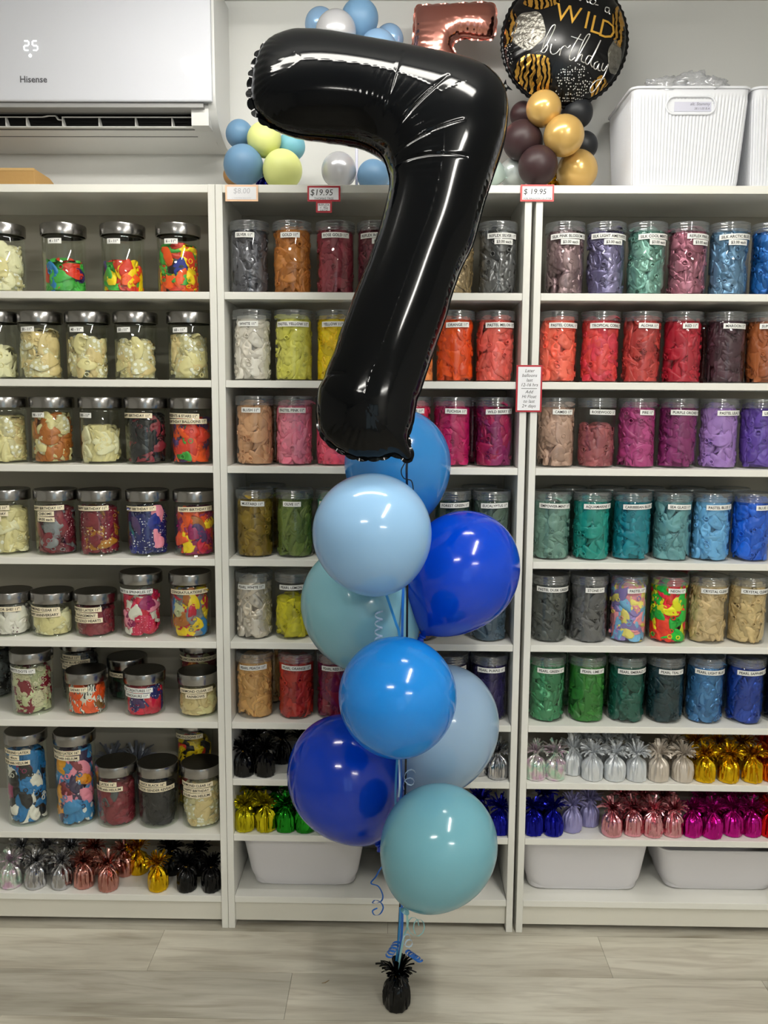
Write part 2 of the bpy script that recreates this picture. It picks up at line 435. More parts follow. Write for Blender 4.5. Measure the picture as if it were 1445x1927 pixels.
def label_strip(parent, R, z, txt, dx, w=None, paper=PAPER, tilt=0.0, hgt=0.0135):
    """a paper strip wrapped on the jar, with its printed words"""
    vs, fs, tw = text_data(txt, 0.0098, 0.018)
    w = w or (tw + 0.011); a0 = math.asin(max(-0.9, min(0.9, dx / R))); n = 10; Rr = R + 0.0004
    q = MB(); rr = []
    for k in range(n + 1):
        u = -w / 2 + w * k / n; a = a0 + u / Rr; zz = z + tilt * u
        rr.append([(Rr * math.sin(a), -Rr * math.cos(a), zz - hgt / 2), (Rr * math.sin(a), -Rr * math.cos(a), zz + hgt / 2),
                   ((Rr - .0003) * math.sin(a), -(Rr - .0003) * math.cos(a), zz + hgt / 2), ((Rr - .0003) * math.sin(a), -(Rr - .0003) * math.cos(a), zz - hgt / 2)])
    q.loops(rr, True, True, True)
    lb = ob('label', q, paper, parent, True, 40)
    q = MB(); Rt = Rr + 0.0003
    q.add([(Rt * math.sin(a0 + x / Rt), -Rt * math.cos(a0 + x / Rt), z - 0.0034 + y + tilt * x) for x, y in vs], fs)
    ob('lettering', q, INK, lb, False)


NJ = [0]


def pet_jar(cab, lev, cx, txt, cols, pearl=False, fill=1, dx=0.0, Y=0.072, extra=None, note=None, cpy=None, cname=None):
    """txt is the printed name; cols the balloon colours; dx the label's shift on the jar"""
    z = LEV[lev]; cy = cpy or {0: 480, 1: 650, 2: 812, 3: 985, 4: 1140, 5: 1295}[lev]
    x = at(cx, cy, Y=Y).x; rg = random.Random(cx * 13 + lev); NJ[0] += 1
    j = thing('plastic_jar', note or 'clear plastic screw-top jar labelled %s on a bookcase shelf' % txt.replace(' 11"', ''), 'jar', (x, Y, z), 'clear plastic jars of balloons')
    j.scale = (.972, .972, 1)
    link('jar_body', PBODY, j); link('lid', PLID, j).rotation_euler.z = rg.random() * 6
    if txt:
        label_strip(j, 0.0515, 0.1465, txt, dx, tilt=rg.uniform(-.03, .03))
        if extra: label_strip(j, 0.0515, 0.1315, extra, dx + rg.uniform(-.002, .006), paper=PAPER)
    me = (FULL if fill == 1 else HALF if fill > .6 else LOW)[rg.randrange(6 if fill == 1 else 2)]
    c = link('packed_balloons', me, None, (x, Y, z + 0.0022), rg.random() * 6.28)
    c.scale = (.972, .972, 1); slots(c, [latex(q, pearl) for q in cols])
    nm = (txt or note or '').replace(' 11"', '').lower() if not cname else cname
    tag(c, 'limp %s balloons packed tightly inside their clear jar' % nm, 'balloons', None, 'stuff')
    return j


_PET = [
 # cab, level, cx, text, colours, pearl, fill, label shift, extra
 ('M', 0, 470, 'SILVER 11"', [(88, 88, 94), (110, 110, 116)], True, 1, -.006, None),
 ('M', 0, 550, 'GOLD 11"', [(176, 108, 44), (190, 122, 56)], False, 1, 0, None),
 ('M', 0, 631, 'ROSE GOLD 11"', [(138, 52, 66), (150, 62, 74)], False, 1, .004, None),
 ('M', 0, 708, 'REFLEX ROSE GOLD 11"', [(142, 72, 84), (120, 56, 70)], True, 1, .01, '$3.00 each'),
 ('M', 0, 856, 'REFLEX GOLD 11"', [(170, 146, 104), (150, 130, 96)], True, 1, .004, '$3.00 each'),
 ('M', 0, 936, 'REFLEX SILVER 11"', [(104, 104, 104), (126, 126, 126)], True, 1, .010, '$3.00 each'),
 ('M', 1, 475, 'WHITE 11"', [(226, 218, 204), (232, 226, 214)], False, 1, -.004, None),
 ('M', 1, 553, 'PASTEL YELLOW 11"', [(228, 224, 96), (234, 230, 110)], False, 1, .003, None),
 ('M', 1, 631, 'YELLOW 11"', [(250, 208, 0), (244, 214, 20)], False, 1, -.003, None),
 ('M', 1, 781, 'PEACH 11"', [(248, 160, 96), (240, 150, 84)], False, 1, 0, None),
 ('M', 1, 856, 'ORANGE 11"', [(232, 84, 16), (222, 74, 22)], False, 1, .004, None),
 ('M', 1, 931, 'PASTEL MELON 11"', [(238, 106, 92), (232, 98, 88)], False, 1, .014, None),
 ('M', 2, 480, 'BLUSH 11"', [(226, 174, 130), (216, 166, 124)], False, 1, -.004, None),
 ('M', 2, 554, 'PASTEL PINK 11"', [(246, 132, 158), (240, 142, 164)], False, 1, -.002, None),
 ('M', 2, 629, 'PINK 11"', [(240, 86, 116), (236, 96, 124)], False, 1, -.002, None),
 ('M', 2, 775, 'ROSE 11"', [(222, 50, 88), (212, 56, 92)], False, 1, .010, None),
 ('M', 2, 850, 'FUCHSIA 11"', [(188, 26, 96), (180, 22, 90)], False, 1, .010, None),
 ('M', 2, 929, 'WILD BERRY 11"', [(158, 24, 76), (130, 24, 86)], False, 1, .012, None),
 ('M', 3, 480, 'MUSTARD 11"', [(150, 124, 40), (132, 106, 30)], False, 1, 0, None),
 ('M', 3, 555, 'OLIVE 11"', [(112, 130, 58), (98, 118, 50)], False, 1, -.003, None),
 ('M', 3, 629, 'MINT GREEN 11"', [(70, 158, 122), (90, 170, 132)], False, 1, -.003, None),
 ('M', 3, 850, 'FOREST GREEN 11"', [(44, 70, 60), (36, 60, 74)], False, 1, .008, None),
 ('M', 3, 924, 'EUCALYPTUS 11"', [(86, 106, 92), (74, 92, 84)], False, 1, .006, None),
 ('M', 4, 479, 'PEARL WHITE 11"', [(226, 214, 196), (214, 206, 194)], True, 1, -.003, None),
 ('M', 4, 552, 'PEARL LEMON 11"', [(220, 210, 20), (208, 200, 24)], False, .7, .008, None),
 ('M', 4, 791, 'PEARL COCOA 11"', [(120, 92, 84), (104, 80, 74)], False, 1, 0, None),
 ('M', 4, 919, 'SLATE BLUE 11"', [(74, 94, 110), (64, 84, 98)], False, 1, 0, None),
 ('M', 5, 480, 'PEARL PEACH 11"', [(226, 176, 106), (216, 166, 100)], False, 1, .002, None),
 ('M', 5, 558, 'PEARL ORANGE 11"', [(196, 48, 34), (180, 44, 40)], False, 1, .006, None),
 ('M', 5, 630, 'PEARL RED 11"', [(130, 20, 50), (110, 18, 66)], False, 1, .0, None),
 ('M', 5, 845, 'PEARL LAVENDER 11"', [(72, 64, 104), (62, 56, 94)], True, 1, .004, None),
 ('M', 5, 919, 'PEARL PURPLE 11"', [(48, 38, 96), (40, 32, 84)], True, 1, .004, None),
 ('R', 0, 1062, 'SILK PINK BLOSSOM 11"', [(128, 104, 108), (148, 124, 126)], True, 1, .007, '$3.00 each'),
 ('R', 0, 1139, 'SILK LIGHT AMETHYST 11"', [(104, 98, 134), (130, 124, 158)], True, 1, .009, '$3.00 each'),
 ('R', 0, 1216, 'SILK COOL MINT 11"', [(104, 150, 138), (126, 170, 156)], True, 1, .014, '$3.00 each'),
 ('R', 0, 1293, 'REFLEX PINK 11"', [(156, 94, 112), (178, 114, 132)], True, 1, .022, '$3.00 each'),
 ('R', 0, 1370, 'SILK ARCTIC BLUE 11"', [(108, 144, 174), (90, 128, 160)], True, 1, .010, '$3.00 each'),
 ('R', 0, 1450, 'REFLEX BLUE 11"', [(20, 92, 168), (36, 108, 184)], True, 1, .012, '$3.00 each'),
 ('R', 1, 1049, 'PASTEL CORAL 11"', [(246, 100, 78), (240, 110, 88)], False, 1, .012, None),
 ('R', 1, 1128, 'TROPICAL CORAL 11"', [(214, 60, 78), (222, 70, 68)], False, 1, .014, None),
 ('R', 1, 1206, 'ALOHA 11"', [(176, 58, 56), (190, 66, 60)], False, 1, .008, None),
 ('R', 1, 1283, 'RED 11"', [(178, 28, 48), (166, 26, 46)], False, 1, .006, None),
 ('R', 1, 1364, 'MAROON 11"', [(74, 46, 56), (64, 40, 48)], False, 1, .010, None),
 ('R', 1, 1440, 'SUNSET ORANGE 11"', [(164, 92, 50), (152, 82, 44)], False, 1, .014, None),
 ('R', 2, 1045, 'CAMEO 11"', [(190, 156, 136), (178, 146, 128)], False, 1, .012, None),
 ('R', 2, 1121, 'ROSEWOOD 11"', [(158, 86, 88), (146, 76, 82)], False, .7, .012, None),
 ('R', 2, 1197, 'PIRE 11"', [(176, 66, 126), (166, 58, 116)], False, 1, .016, None),
 ('R', 2, 1274, 'PURPLE ORCHID 11"', [(132, 42, 102), (122, 38, 94)], False, 1, .014, None),
 ('R', 2, 1351, 'PASTEL LILAC 11"', [(172, 132, 202), (162, 124, 194)], False, 1, .020, None),
 ('R', 2, 1427, 'LILAC 11"', [(100, 72, 162), (90, 62, 152)], False, 1, .012, None),
 ('R', 3, 1037, 'EMPOWER-MINT 11"', [(112, 150, 136), (102, 140, 128)], False, 1, .004, None),
 ('R', 3, 1112, 'AQUAMARINE 11"', [(26, 150, 138), (22, 140, 128)], False, 1, .012, None),
 ('R', 3, 1188, 'CARIBBEAN BLUE 11"', [(22, 134, 148), (20, 124, 140)], False, 1, .013, None),
 ('R', 3, 1264, 'SEA GLASS 11"', [(104, 160, 164), (94, 148, 154)], False, 1, .008, None),
 ('R', 3, 1337, 'PASTEL BLUE 11"', [(116, 182, 228), (106, 172, 220)], False, 1, .010, None),
 ('R', 3, 1412, 'BLUE 11"', [(20, 98, 214), (18, 88, 200)], False, 1, .016, None),
 ('R', 4, 1033, 'PASTEL DUSK GREEN 11"', [(80, 84, 80), (72, 78, 76)], False, 1, .012, None),
 ('R', 4, 1107, 'STONE 11"', [(96, 96, 96), (104, 104, 102)], False, 1, .008, None),
 ('R', 4, 1181, 'PASTEL 11"', [(150, 134, 196), (244, 160, 170), (120, 180, 216), (240, 226, 120)], False, 1, .013, None),
 ('R', 4, 1257, 'NEON 11"', [(240, 30, 60), (20, 190, 60), (240, 240, 20), (240, 60, 30)], False, 1, .010, None),
 ('R', 4, 1331, 'CRYSTAL CLEAR 11"', [(212, 186, 138), (202, 178, 132)], False, 1, .012, None),
 ('R', 4, 1405, 'CRYSTAL CLEAR 11"', [(214, 188, 134), (206, 182, 130)], False, 1, .012, None),
 ('R', 5, 1028, 'PEARL GREEN 11"', [(64, 142, 96), (80, 156, 110)], True, 1, .006, None),
 ('R', 5, 1103, 'PEARL LIME 11"', [(50, 130, 44), (40, 116, 40)], False, 1, .008, None),
 ('R', 5, 1178, 'PEARL EMERALD 11"', [(20, 92, 76), (18, 82, 68)], False, 1, .010, None),
 ('R', 5, 1250, 'PEARL TEAL 11"', [(20, 54, 60), (16, 46, 52)], False, 1, .006, None),
 ('R', 5, 1325, 'PEARL LIGHT BLUE 11"', [(74, 134, 188), (60, 118, 172)], True, 1, .008, None),
 ('R', 5, 1401, 'PEARL SAPPHIRE 11"', [(28, 70, 170), (22, 60, 156)], True, 1, .006, None),
 ('R', 5, 1474, 'PEARL MIDNIGHT 11"', [(24, 34, 60), (20, 28, 50)], True, 1, .0, None),
]
for a in _PET:
    note = None; cname = None
    if a[3].startswith('CRYSTAL'):
        cname = 'beige crystal clear (jar %s)' % ('beside the neon jar' if a[2] < 1380 else 'at the far end')
        note = 'clear plastic jar labelled CRYSTAL CLEAR ' + ('standing next to the NEON jar' if a[2] < 1380 else 'standing last, beyond its twin')
    pet_jar(a[0], a[1], a[2], a[3], a[4], a[5], a[6], a[7], extra=a[8], note=note, cname=cname)
# second row, seen by their lids behind the front jars
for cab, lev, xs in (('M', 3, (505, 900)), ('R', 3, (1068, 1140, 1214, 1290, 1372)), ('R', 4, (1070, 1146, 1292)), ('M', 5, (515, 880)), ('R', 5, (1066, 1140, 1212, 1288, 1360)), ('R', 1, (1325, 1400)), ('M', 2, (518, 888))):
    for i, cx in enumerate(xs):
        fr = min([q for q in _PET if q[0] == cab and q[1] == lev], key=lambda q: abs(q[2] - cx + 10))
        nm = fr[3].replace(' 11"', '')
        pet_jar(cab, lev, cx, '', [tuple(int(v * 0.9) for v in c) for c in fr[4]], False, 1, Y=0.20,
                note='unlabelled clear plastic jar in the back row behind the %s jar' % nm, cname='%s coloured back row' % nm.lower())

# dotted and striped prints
DOT = {
 'red': pattern_mat('red latex with white dots', (128, 30, 50), (240, 235, 230), 'dots', 95, .20),
 'navy': pattern_mat('navy latex with white dots', (24, 34, 110), (235, 235, 240), 'dots', 120, .26),
 'white': pattern_mat('ivory latex with grey specks', (206, 200, 168), (90, 92, 84), 'dots', 190, .24),
 'black': pattern_mat('black latex with white dots', (26, 26, 30), (225, 225, 225), 'dots', 110, .22),
 'gold': pattern_mat('ochre latex with white dots', (176, 116, 34), (240, 230, 200), 'dots', 90, .22),
 'orangedot': pattern_mat('orange latex with white dots', (238, 156, 34), (240, 238, 230), 'dots', 42, .26),
 'purpledot': pattern_mat('plum latex with white dots', (58, 44, 84), (230, 228, 236), 'dots', 42, .26),
 'bluedot': pattern_mat('sky latex with white dots', (60, 140, 200), (240, 240, 240), 'dots', 42, .26),
 'pinkdot': pattern_mat('crimson latex with pale dots', (212, 30, 84), (244, 150, 180), 'dots', 130, .22),
 'zebra': pattern_mat('white latex with zebra stripes', (232, 230, 224), (20, 20, 22), 'wave', 45, .36),
 'snow': pattern_mat('clear latex with white print', (214, 204, 160), (244, 242, 232), 'dots', 70, .36),
 'hearts': pattern_mat('burgundy latex with rose print', (104, 26, 44), (226, 190, 196), 'dots', 150, .20),
 'mm': pattern_mat('white latex with mauve print', (238, 232, 228), (120, 80, 96), 'dots', 60, .22),
}
C = {'blue': (40, 124, 190), 'green': (70, 170, 70), 'red': (214, 56, 36), 'purple': (48, 36, 100), 'yellow': (248, 214, 20), 'orange': (240, 90, 30),
     'cream': (226, 214, 160), 'beige': (220, 198, 146), 'ivory': (232, 226, 190), 'black': (28, 28, 32), 'rust': (176, 104, 44), 'wine': (130, 44, 56),
     'silver': (130, 132, 138), 'navy': (30, 44, 140), 'pink': (244, 150, 176), 'crimson': (204, 24, 60), 'white': (234, 230, 222), 'teal': (20, 110, 130),
     'sage': (196, 200, 160), 'brown': (122, 82, 34), 'magenta': (156, 28, 96), 'mustard': (238, 166, 40), 'darkgreen': (20, 60, 40), 'violet': (80, 54, 110), 'grey': (90, 94, 98)}


def lm(k): return DOT[k] if k in DOT else latex(C[k])


_GLASS = [
 # level, cx, y px, size, Y, labels, paper, label shift, colours, fill height, name
 (0, 6, 480, 'N', .08, [], PAPER, 0, ['cream', 'snow', 'ivory'], .125, 'cream balloons, cut by the picture edge on the topmost shelf'),
 (0, 121, 480, 'N', .08, ['4 - 11"'], PAPER, -.004, ['blue', 'green', 'green', 'purple', 'red', 'blue'], .085, ''),
 (0, 232, 480, 'N', .08, ['5 - 11"'], PAPER, -.008, ['yellow', 'green', 'orange', 'yellow', 'purple', 'red'], .080, ''),
 (0, 336, 480, 'N', .08, ['6 - 11"'], PAPER, -.006, ['orange', 'yellow', 'green', 'navy', 'black', 'red'], .128, ''),
 (1, -6, 650, 'N', .08, [], PAPER, 0, ['ivory', 'cream'], .085, 'ivory balloons, cut by the picture edge on the second shelf'),
 (1, 77, 650, 'N', .08, ['30 - 11"'], PAPER, -.014, ['beige', 'snow', 'beige'], .132, ''),
 (1, 166, 650, 'N', .08, ['40 - 11"'], PAPER, -.012, ['beige', 'snow', 'cream'], .112, ''),
 (1, 256, 650, 'N', .08, ['50 - 11"'], PAPER, -.018, ['beige', 'snow', 'cream'], .105, ''),
 (1, 356, 650, 'N', .08, ['60 - 11"'], PAPER, -.012, ['cream', 'snow', 'beige'], .118, ''),
 (2, 12, 815, 'N', .08, ['80 - 11"'], PAPER, -.018, ['cream', 'snow', 'beige'], .125, ''),
 (2, 100, 815, 'N', .08, ['90 - 11"'], PAPER, -.020, ['rust', 'rust', 'snow', 'cream', 'rust'], .134, ''),
 (2, 191, 815, 'N', .08, ['100 - 11"'], PAPER, -.028, ['ivory', 'ivory', 'cream'], .098, ''),
 (2, 276, 815, 'N', .08, ['HAPPY BIRTHDAY 11"'], CREAM, -.020, ['black', 'black', 'wine', 'black', 'black'], .134, 'black and wine ones'),
 (2, 360, 815, 'N', .08, ['PRESENTS & STARS 11"', 'HAPPY BIRTHDAY BALLOONS 11"'], CREAM, -.018, ['green', 'red', 'red', 'orange', 'violet'], .122, ''),
 (3, 18, 985, 'N', .08, ['PRINTED LATEX 11"', 'HAPPY BIRTHDAY', 'HOLIDAY'], CREAM, -.022, ['snow', 'cream', 'ivory'], .130, ''),
 (3, 107, 985, 'N', .08, ['HAPPY BIRTHDAY 11"', 'CHROME', '$4.00 each'], CREAM, -.010, ['wine', 'silver', 'hearts', 'wine', 'silver'], .130, ''),
 (3, 189, 985, 'N', .08, ['HAPPY BIRTHDAY 11"'], CREAM, -.010, ['red_', 'gold', 'wine', 'red_'], .132, 'dotted dark red ones'),
 (3, 279, 985, 'N', .08, ['HAPPY BIRTHDAY 11"'], CREAM, -.014, ['navy', 'navy_', 'pink', 'navy_', 'teal', 'violet'], .132, 'navy blue ones'),
 (3, 367, 985, 'N', .08, ['HAPPY BIRTHDAY 11"'], CREAM, .014, ['crimson', 'yellow', 'orange', 'violet', 'magenta', 'rust'], .130, 'red and yellow ones'),
 (4, 22, 1150, 'S', .08, ['HE? OR SHE? 11"'], CREAM, .010, ['mm', 'white', 'mm'], .078, ''),
 (4, 100, 1150, 'S', .08, ['DIAMOND CLEAR 11"', 'HAPPY ANNIVERSARY'], CREAM, -.012, ['cream', 'ivory', 'cream'], .070, ''),
 (4, 181, 1150, 'S', .08, ['PRINTED LATEX 11"', 'ENGAGEMENT', 'ROSE GOLD HEARTS'], CREAM, -.014, ['wine', 'hearts', 'wine', 'cream'], .080, ''),
 (4, 267, 1150, 'N', .08, ['HEARTS & SPRINKLES 11"'], PAPER, -.010, ['pinkdot', 'crimson', 'pink', 'magenta', 'white'], .120, ''),
 (4, 359, 1150, 'N', .08, ['CONGRATULATIONS 11"'], CREAM, .008, ['blue', 'yellow', 'rust', 'silver', 'crimson', 'sage'], .136, ''),
 (5, 62, 1300, 'N', .08, ['CONFETTI DOTS 11"'], PAPER, -.018, ['red_', 'white_', 'sage', 'white_', 'wine'], .132, ''),
 (5, 164, 1310, 'S', .08, ['SAFARI 11"'], CREAM, -.006, ['zebra', 'orange', 'brown', 'white', 'orange'], .084, ''),
 (5, 273, 1310, 'S', .08, ['SEA CREATURES 11"', 'DINOSAURS 11"'], PAPER, -.010, ['crimson', 'navy_', 'violet', 'crimson'], .084, ''),
 (5, 374, 1310, 'S', .08, ['DIAMOND CLEAR 11"', 'RAINBOWS'], CREAM, .004, ['beige', 'cream', 'beige'], .070, ''),
 (5, -8, 1290, 'N', .208, [], PAPER, 0, ['black_', 'grey'], .13, 'dark speckled balloons, half hidden at the picture edge'),
 (5, 153, 1270, 'N', .2088, ['MARBLE 11"', 'RAINBOW BLUE-GREEN', 'PINK MARBLE'], CREAM, -.010, ['black', 'grey'], .13, ''),
 (5, 241, 1290, 'S', .208, ['TROPICAL 11"'], CREAM, -.010, ['black', 'darkgreen'], .08, ''),
 (5, 376, 1270, 'N', .20, ['MINI UNICORN RAINBOW 11"'], CREAM, 0, ['rust', 'wine', 'cream'], .13, ''),
 (7, 52, 1460, 'T', .08, ['16" ROUND LATEX', '40cm', '$8.00 with HELIUM'], CREAM, -.012, ['white', 'black', 'white', 'black', 'magenta', 'blue'], .218, ''),
 (7, 143, 1460, 'T', .08, ['PRINTED LATEX 16"', '$8.00 with HELIUM'], CREAM, -.012, ['purpledot', 'orangedot', 'bluedot', 'pink', 'mustard', 'wine'], .222, ''),
 (7, 221, 1500, 'N', .08, ['LATEX 16"', '$5.00 with HELIUM'], CREAM, -.010, ['wine', 'wine', 'grey'], .128, ''),
 (7, 299, 1500, 'N', .08, ['ONYX BLACK 16"', 'GREAT FOR GENDER REVEALS!'], CREAM, -.006, ['black', 'black'], .112, ''),
 (7, 380, 1500, 'N', .08, ['DIAMOND CLEAR 16"', 'HAPPY BIRTHDAY', '$10.00 with HELIUM'], CREAM, -.006, ['beige', 'snow', 'beige'], .126, ''),
 (7, 367, 1440, 'T', .205, ['LINK-O-LOONS 11"'], CREAM, -.008, ['blue', 'red', 'black', 'yellow'], .20, ''),
]
SHELFN = ['topmost', 'second', 'third', 'fourth', 'fifth', 'sixth', 'x', 'seventh']
for gi, (lev, cx, cy, size, Y, labs, pap, dx, cols, fh, nm) in enumerate(_GLASS):
    z = LEV[lev]; x = at(cx, cy, Y=Y).x; rg = random.Random(500 + gi); (bm_, lm_), h = GJ[size]
    first = labs[0].replace(' 11"', '').replace(' 16"', '') if labs else ''
    if first == 'DIAMOND CLEAR': first = 'DIAMOND CLEAR ' + labs[1]
    if first == 'PRINTED LATEX': first = 'PRINTED LATEX ' + labs[1].split(' with')[0]
    if first == 'HAPPY BIRTHDAY' and len(labs) > 1: first = 'HAPPY BIRTHDAY CHROME'
    ll = ('steel-lidded glass jar of ' + nm) if not labs else 'steel-lidded glass jar labelled %s%s%s' % (first, (' holding ' + nm) if nm else '', ' in the back row' if Y > .15 else ' on the %s shelf' % SHELFN[lev])
    j = thing('glass_jar', ll, 'jar', (x, Y, z), 'glass jars with steel lids')
    j.scale = (.985, .985, 1)
    link('jar_body', bm_, j, None, rg.random() * 6); link('lid', lm_, j)
    for k, t in enumerate(labs):
        label_strip(j, 0.0565, h - 0.048 - k * 0.0150 + (0.004 if size == 'S' else 0), t, dx, paper=pap, tilt=rg.uniform(-.03, .03), hgt=0.0132)
    ks = [{'red_': 'red', 'navy_': 'navy', 'white_': 'white', 'black_': 'black'}.get(k) if k.endswith('_') else k for k in cols]
    ms = [DOT[kk] if k.endswith('_') or k not in C else latex(C[k]) for k, kk in zip(cols, ks)]
    # the backing heap, then the single balloons lying against the glass
    src = LOW[gi % 3] if fh < .1 else HALF[gi % 2] if fh < .125 else FULL[gi % 6]
    sh = .082 if fh < .1 else .112 if fh < .125 else .166
    c = link('heaped_balloons', src, None, (x, Y, z + 0.0045), rg.random() * 6.28); c.scale = (1.0, 1.0, (fh * 0.96) / sh)
    slots(c, [ms[rg.randrange(len(ms))] for _ in range(4)])
    NUMW = {'4 -': 'number four', '5 -': 'number five', '6 -': 'number six', '30 -': 'number thirty', '40 -': 'number forty', '50 -': 'number fifty', '60 -': 'number sixty', '80 -': 'number eighty', '90 -': 'number ninety', '100 -': 'number hundred'}
    what = NUMW.get(first, first.lower()) if labs else nm.split(',')[0].split(' balloons')[0] + ' (unlabelled jar, %s shelf)' % SHELFN[lev]
    if nm and labs: what += ' (' + nm + ')'
    tag(c, 'heap of limp balloons filling the middle of the %s jar' % what, 'balloons', None, 'stuff')
    n = 4 if Y > .15 else (12 if size == 'T' else 6 if fh < .09 else 9)
    for k in range(n):
        mi = k % len(ms); ck = ks[mi]; dots = cols[mi].endswith('_') or cols[mi] not in C
        o = link('deflated_balloon', SINGLE[rg.randrange(16)], None,
                 (x, Y, z + 0.0045 + 0.026 + (fh - 0.048) * (k + rg.random() * .5) / n), rg.uniform(-1.15, 1.15))
        o.scale = (.983, .983, 1); slots(o, [ms[mi]])
        cn = ck.replace('dot', '')
        tag(o, 'limp %s%s balloon at the glass of the %s jar' % (cn, ' printed' if dots else '', what), 'balloon', '%s balloons in the %s jar' % (cn + (' printed' if dots else ''), what))


# ------------------------------------------------------------------ foil weights
def weight_meshes(seed):
    rg = random.Random(seed); ns, mb = 64, MB(); rings = []
    prof = [(0.0, 0.0), (0.023, 0.0005), (0.0280, 0.0025), (0.0292, 0.008), (0.0292, 0.022), (0.0286, 0.036), (0.0268, 0.047), (0.0218, 0.056), (0.0140, 0.0625), (0.0080, 0.067), (0.0055, 0.0715)]
    rows = []
    for i in range(len(prof) - 1):
        for k in range(3):
            e = k / 3; rows.append((prof[i][0] * (1 - e) + prof[i + 1][0] * e, prof[i][1] * (1 - e) + prof[i + 1][1] * e))
    rows.append(prof[-1]); sd = rg.random() * 50
    for r, z in rows:
        ring = []
        for j in range(ns):
            a = 2 * PI * j / ns; pl = 0.09 + 0.24 * min(1, z / 0.07)
            nn = noise.noise(Vector((math.cos(a) * 3.2, math.sin(a) * 3.2, z * 9 + sd)))
            n2 = noise.noise(Vector((math.cos(a) * 7, math.sin(a) * 7, z * 28 + sd)))
            q = r * (1 + pl * (1 - 2 * abs(nn) * 2.2) * 0.45 + 0.05 * n2) * 0.98
            ring.append((q * math.cos(a), q * math.sin(a), z + (0.0006 * n2 if z > .004 else 0)))
        rings.append(ring)
    mb.loops(rings); body = mb.mesh('foil_wrap', [None], True, 28)
    mb = MB(); mb.lathe([(0.0056, 0.068), (0.0066, 0.0692), (0.0066, 0.0715), (0.0056, 0.0728)], 12); tie = mb.mesh('neck_tie', [None])
    mb = MB()
    for k in range(84):
        az = rg.uniform(0, 2 * PI); sp = rg.uniform(0.05, 1.0) ** 0.7 * 1.75; L = rg.uniform(0.030, 0.052); p = []; kink = rg.uniform(-.7, .7); el = PI / 2 - 0.15 * sp
        x = Vector((0.003 * math.cos(az), 0.003 * math.sin(az), 0.069)); p.append(x.copy())
        for i in range(5):
            el -= sp / 5 * 1.1 + (kink * .4 if i == 2 else 0); az += rg.uniform(-.25, .25)
            x = x + Vector((math.cos(el) * math.cos(az), math.cos(el) * math.sin(az), math.sin(el))) * L / 5; p.append(x.copy())
        side = Vector((-math.sin(az), math.cos(az), 0)); rt = rg.uniform(-1.2, 1.2); tw = rg.uniform(-1, 1)
        mb.strip(p, lambda i: side * math.cos(tw * i / 5 + rt) + Vector((math.cos(az), math.sin(az), 0.7)) * math.sin(tw * i / 5 + rt), rg.uniform(0.0035, 0.0060), 0.0002)
    return body, tie, mb.mesh('tinsel_tuft', [None], False)


WM = [weight_meshes(900 + i) for i in range(4)]
FOIL = {
 'iridescent': mat('iridescent film', (214, 212, 216), 0.12, 0.75), 'silver': mat('silver foil', (190, 190, 194), 0.16, 1.0),
 'rose gold': mat('rose gold foil', (196, 140, 130), 0.18, 1.0), 'gold': mat('gold foil', (222, 180, 30), 0.18, 1.0),
 'black': mat('black foil', (4, 4, 5), 0.16, 0.0, spec=.3), 'yellow gold': mat('lime gold foil', (196, 186, 30), 0.18, 0.95),
 'green': mat('green foil', (36, 140, 36), 0.18, 0.95), 'dark blue': mat('dark blue foil', (20, 24, 150), 0.18, 0.85),
 'pearl white': mat('pearl white film', (214, 218, 222), 0.3, 0.35), 'cream': mat('cream film', (206, 196, 184), 0.32, 0.35),
 'orange': mat('orange foil', (210, 96, 20), 0.18, 0.95), 'lilac': mat('lilac film', (152, 148, 196), 0.34, 0.3),
 'light pink': mat('pink gold foil', (222, 158, 168), 0.18, 1.0), 'magenta': mat('magenta foil', (186, 24, 138), 0.18, 0.9),
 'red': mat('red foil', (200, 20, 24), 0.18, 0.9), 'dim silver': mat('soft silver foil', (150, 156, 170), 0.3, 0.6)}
NECK_TIE = mat('gold tie', (190, 150, 60), 0.3, 1.0)
# iridescent film: shimmer painted in as fixed mint and pink noise patches
nt = FOIL['iridescent'].node_tree; b_ = nt.nodes['Principled BSDF']; lw = nt.nodes.new('ShaderNodeTexNoise'); lw.inputs['Scale'].default_value = 38
cr = nt.nodes.new('ShaderNodeValToRGB'); e_ = cr.color_ramp.elements; e_[0].position = .35; e_[0].color = lin((190, 226, 204)); e_[1].position = .65; e_[1].color = lin((222, 186, 216))
q_ = cr.color_ramp.elements.new(.5); q_.color = lin((222, 222, 218))
tcc = nt.nodes.new('ShaderNodeTexCoord'); nt.links.new(tcc.outputs['Object'], lw.inputs['Vector']); nt.links.new(lw.outputs['Fac'], cr.inputs[0]); nt.links.new(cr.outputs[0], b_.inputs['Base Color'])


def weight(x, y, z, col, label, group, k, s=1.0):
    t = thing('balloon_weight', label, 'balloon weight', (x, y, z), group)
    t.rotation_euler.z = (k * 2.4) % 6.28; t.scale = (s, s, s)
    b, ti, tu = WM[k % 4]
    for nme, me, m in (('foil_wrap', b, FOIL[col]), ('neck_tie', ti, NECK_TIE if col == 'black' else FOIL[col]), ('tinsel_tuft', tu, FOIL[col])):
        o = link(nme, me, t); slots(o, [m])
    return t


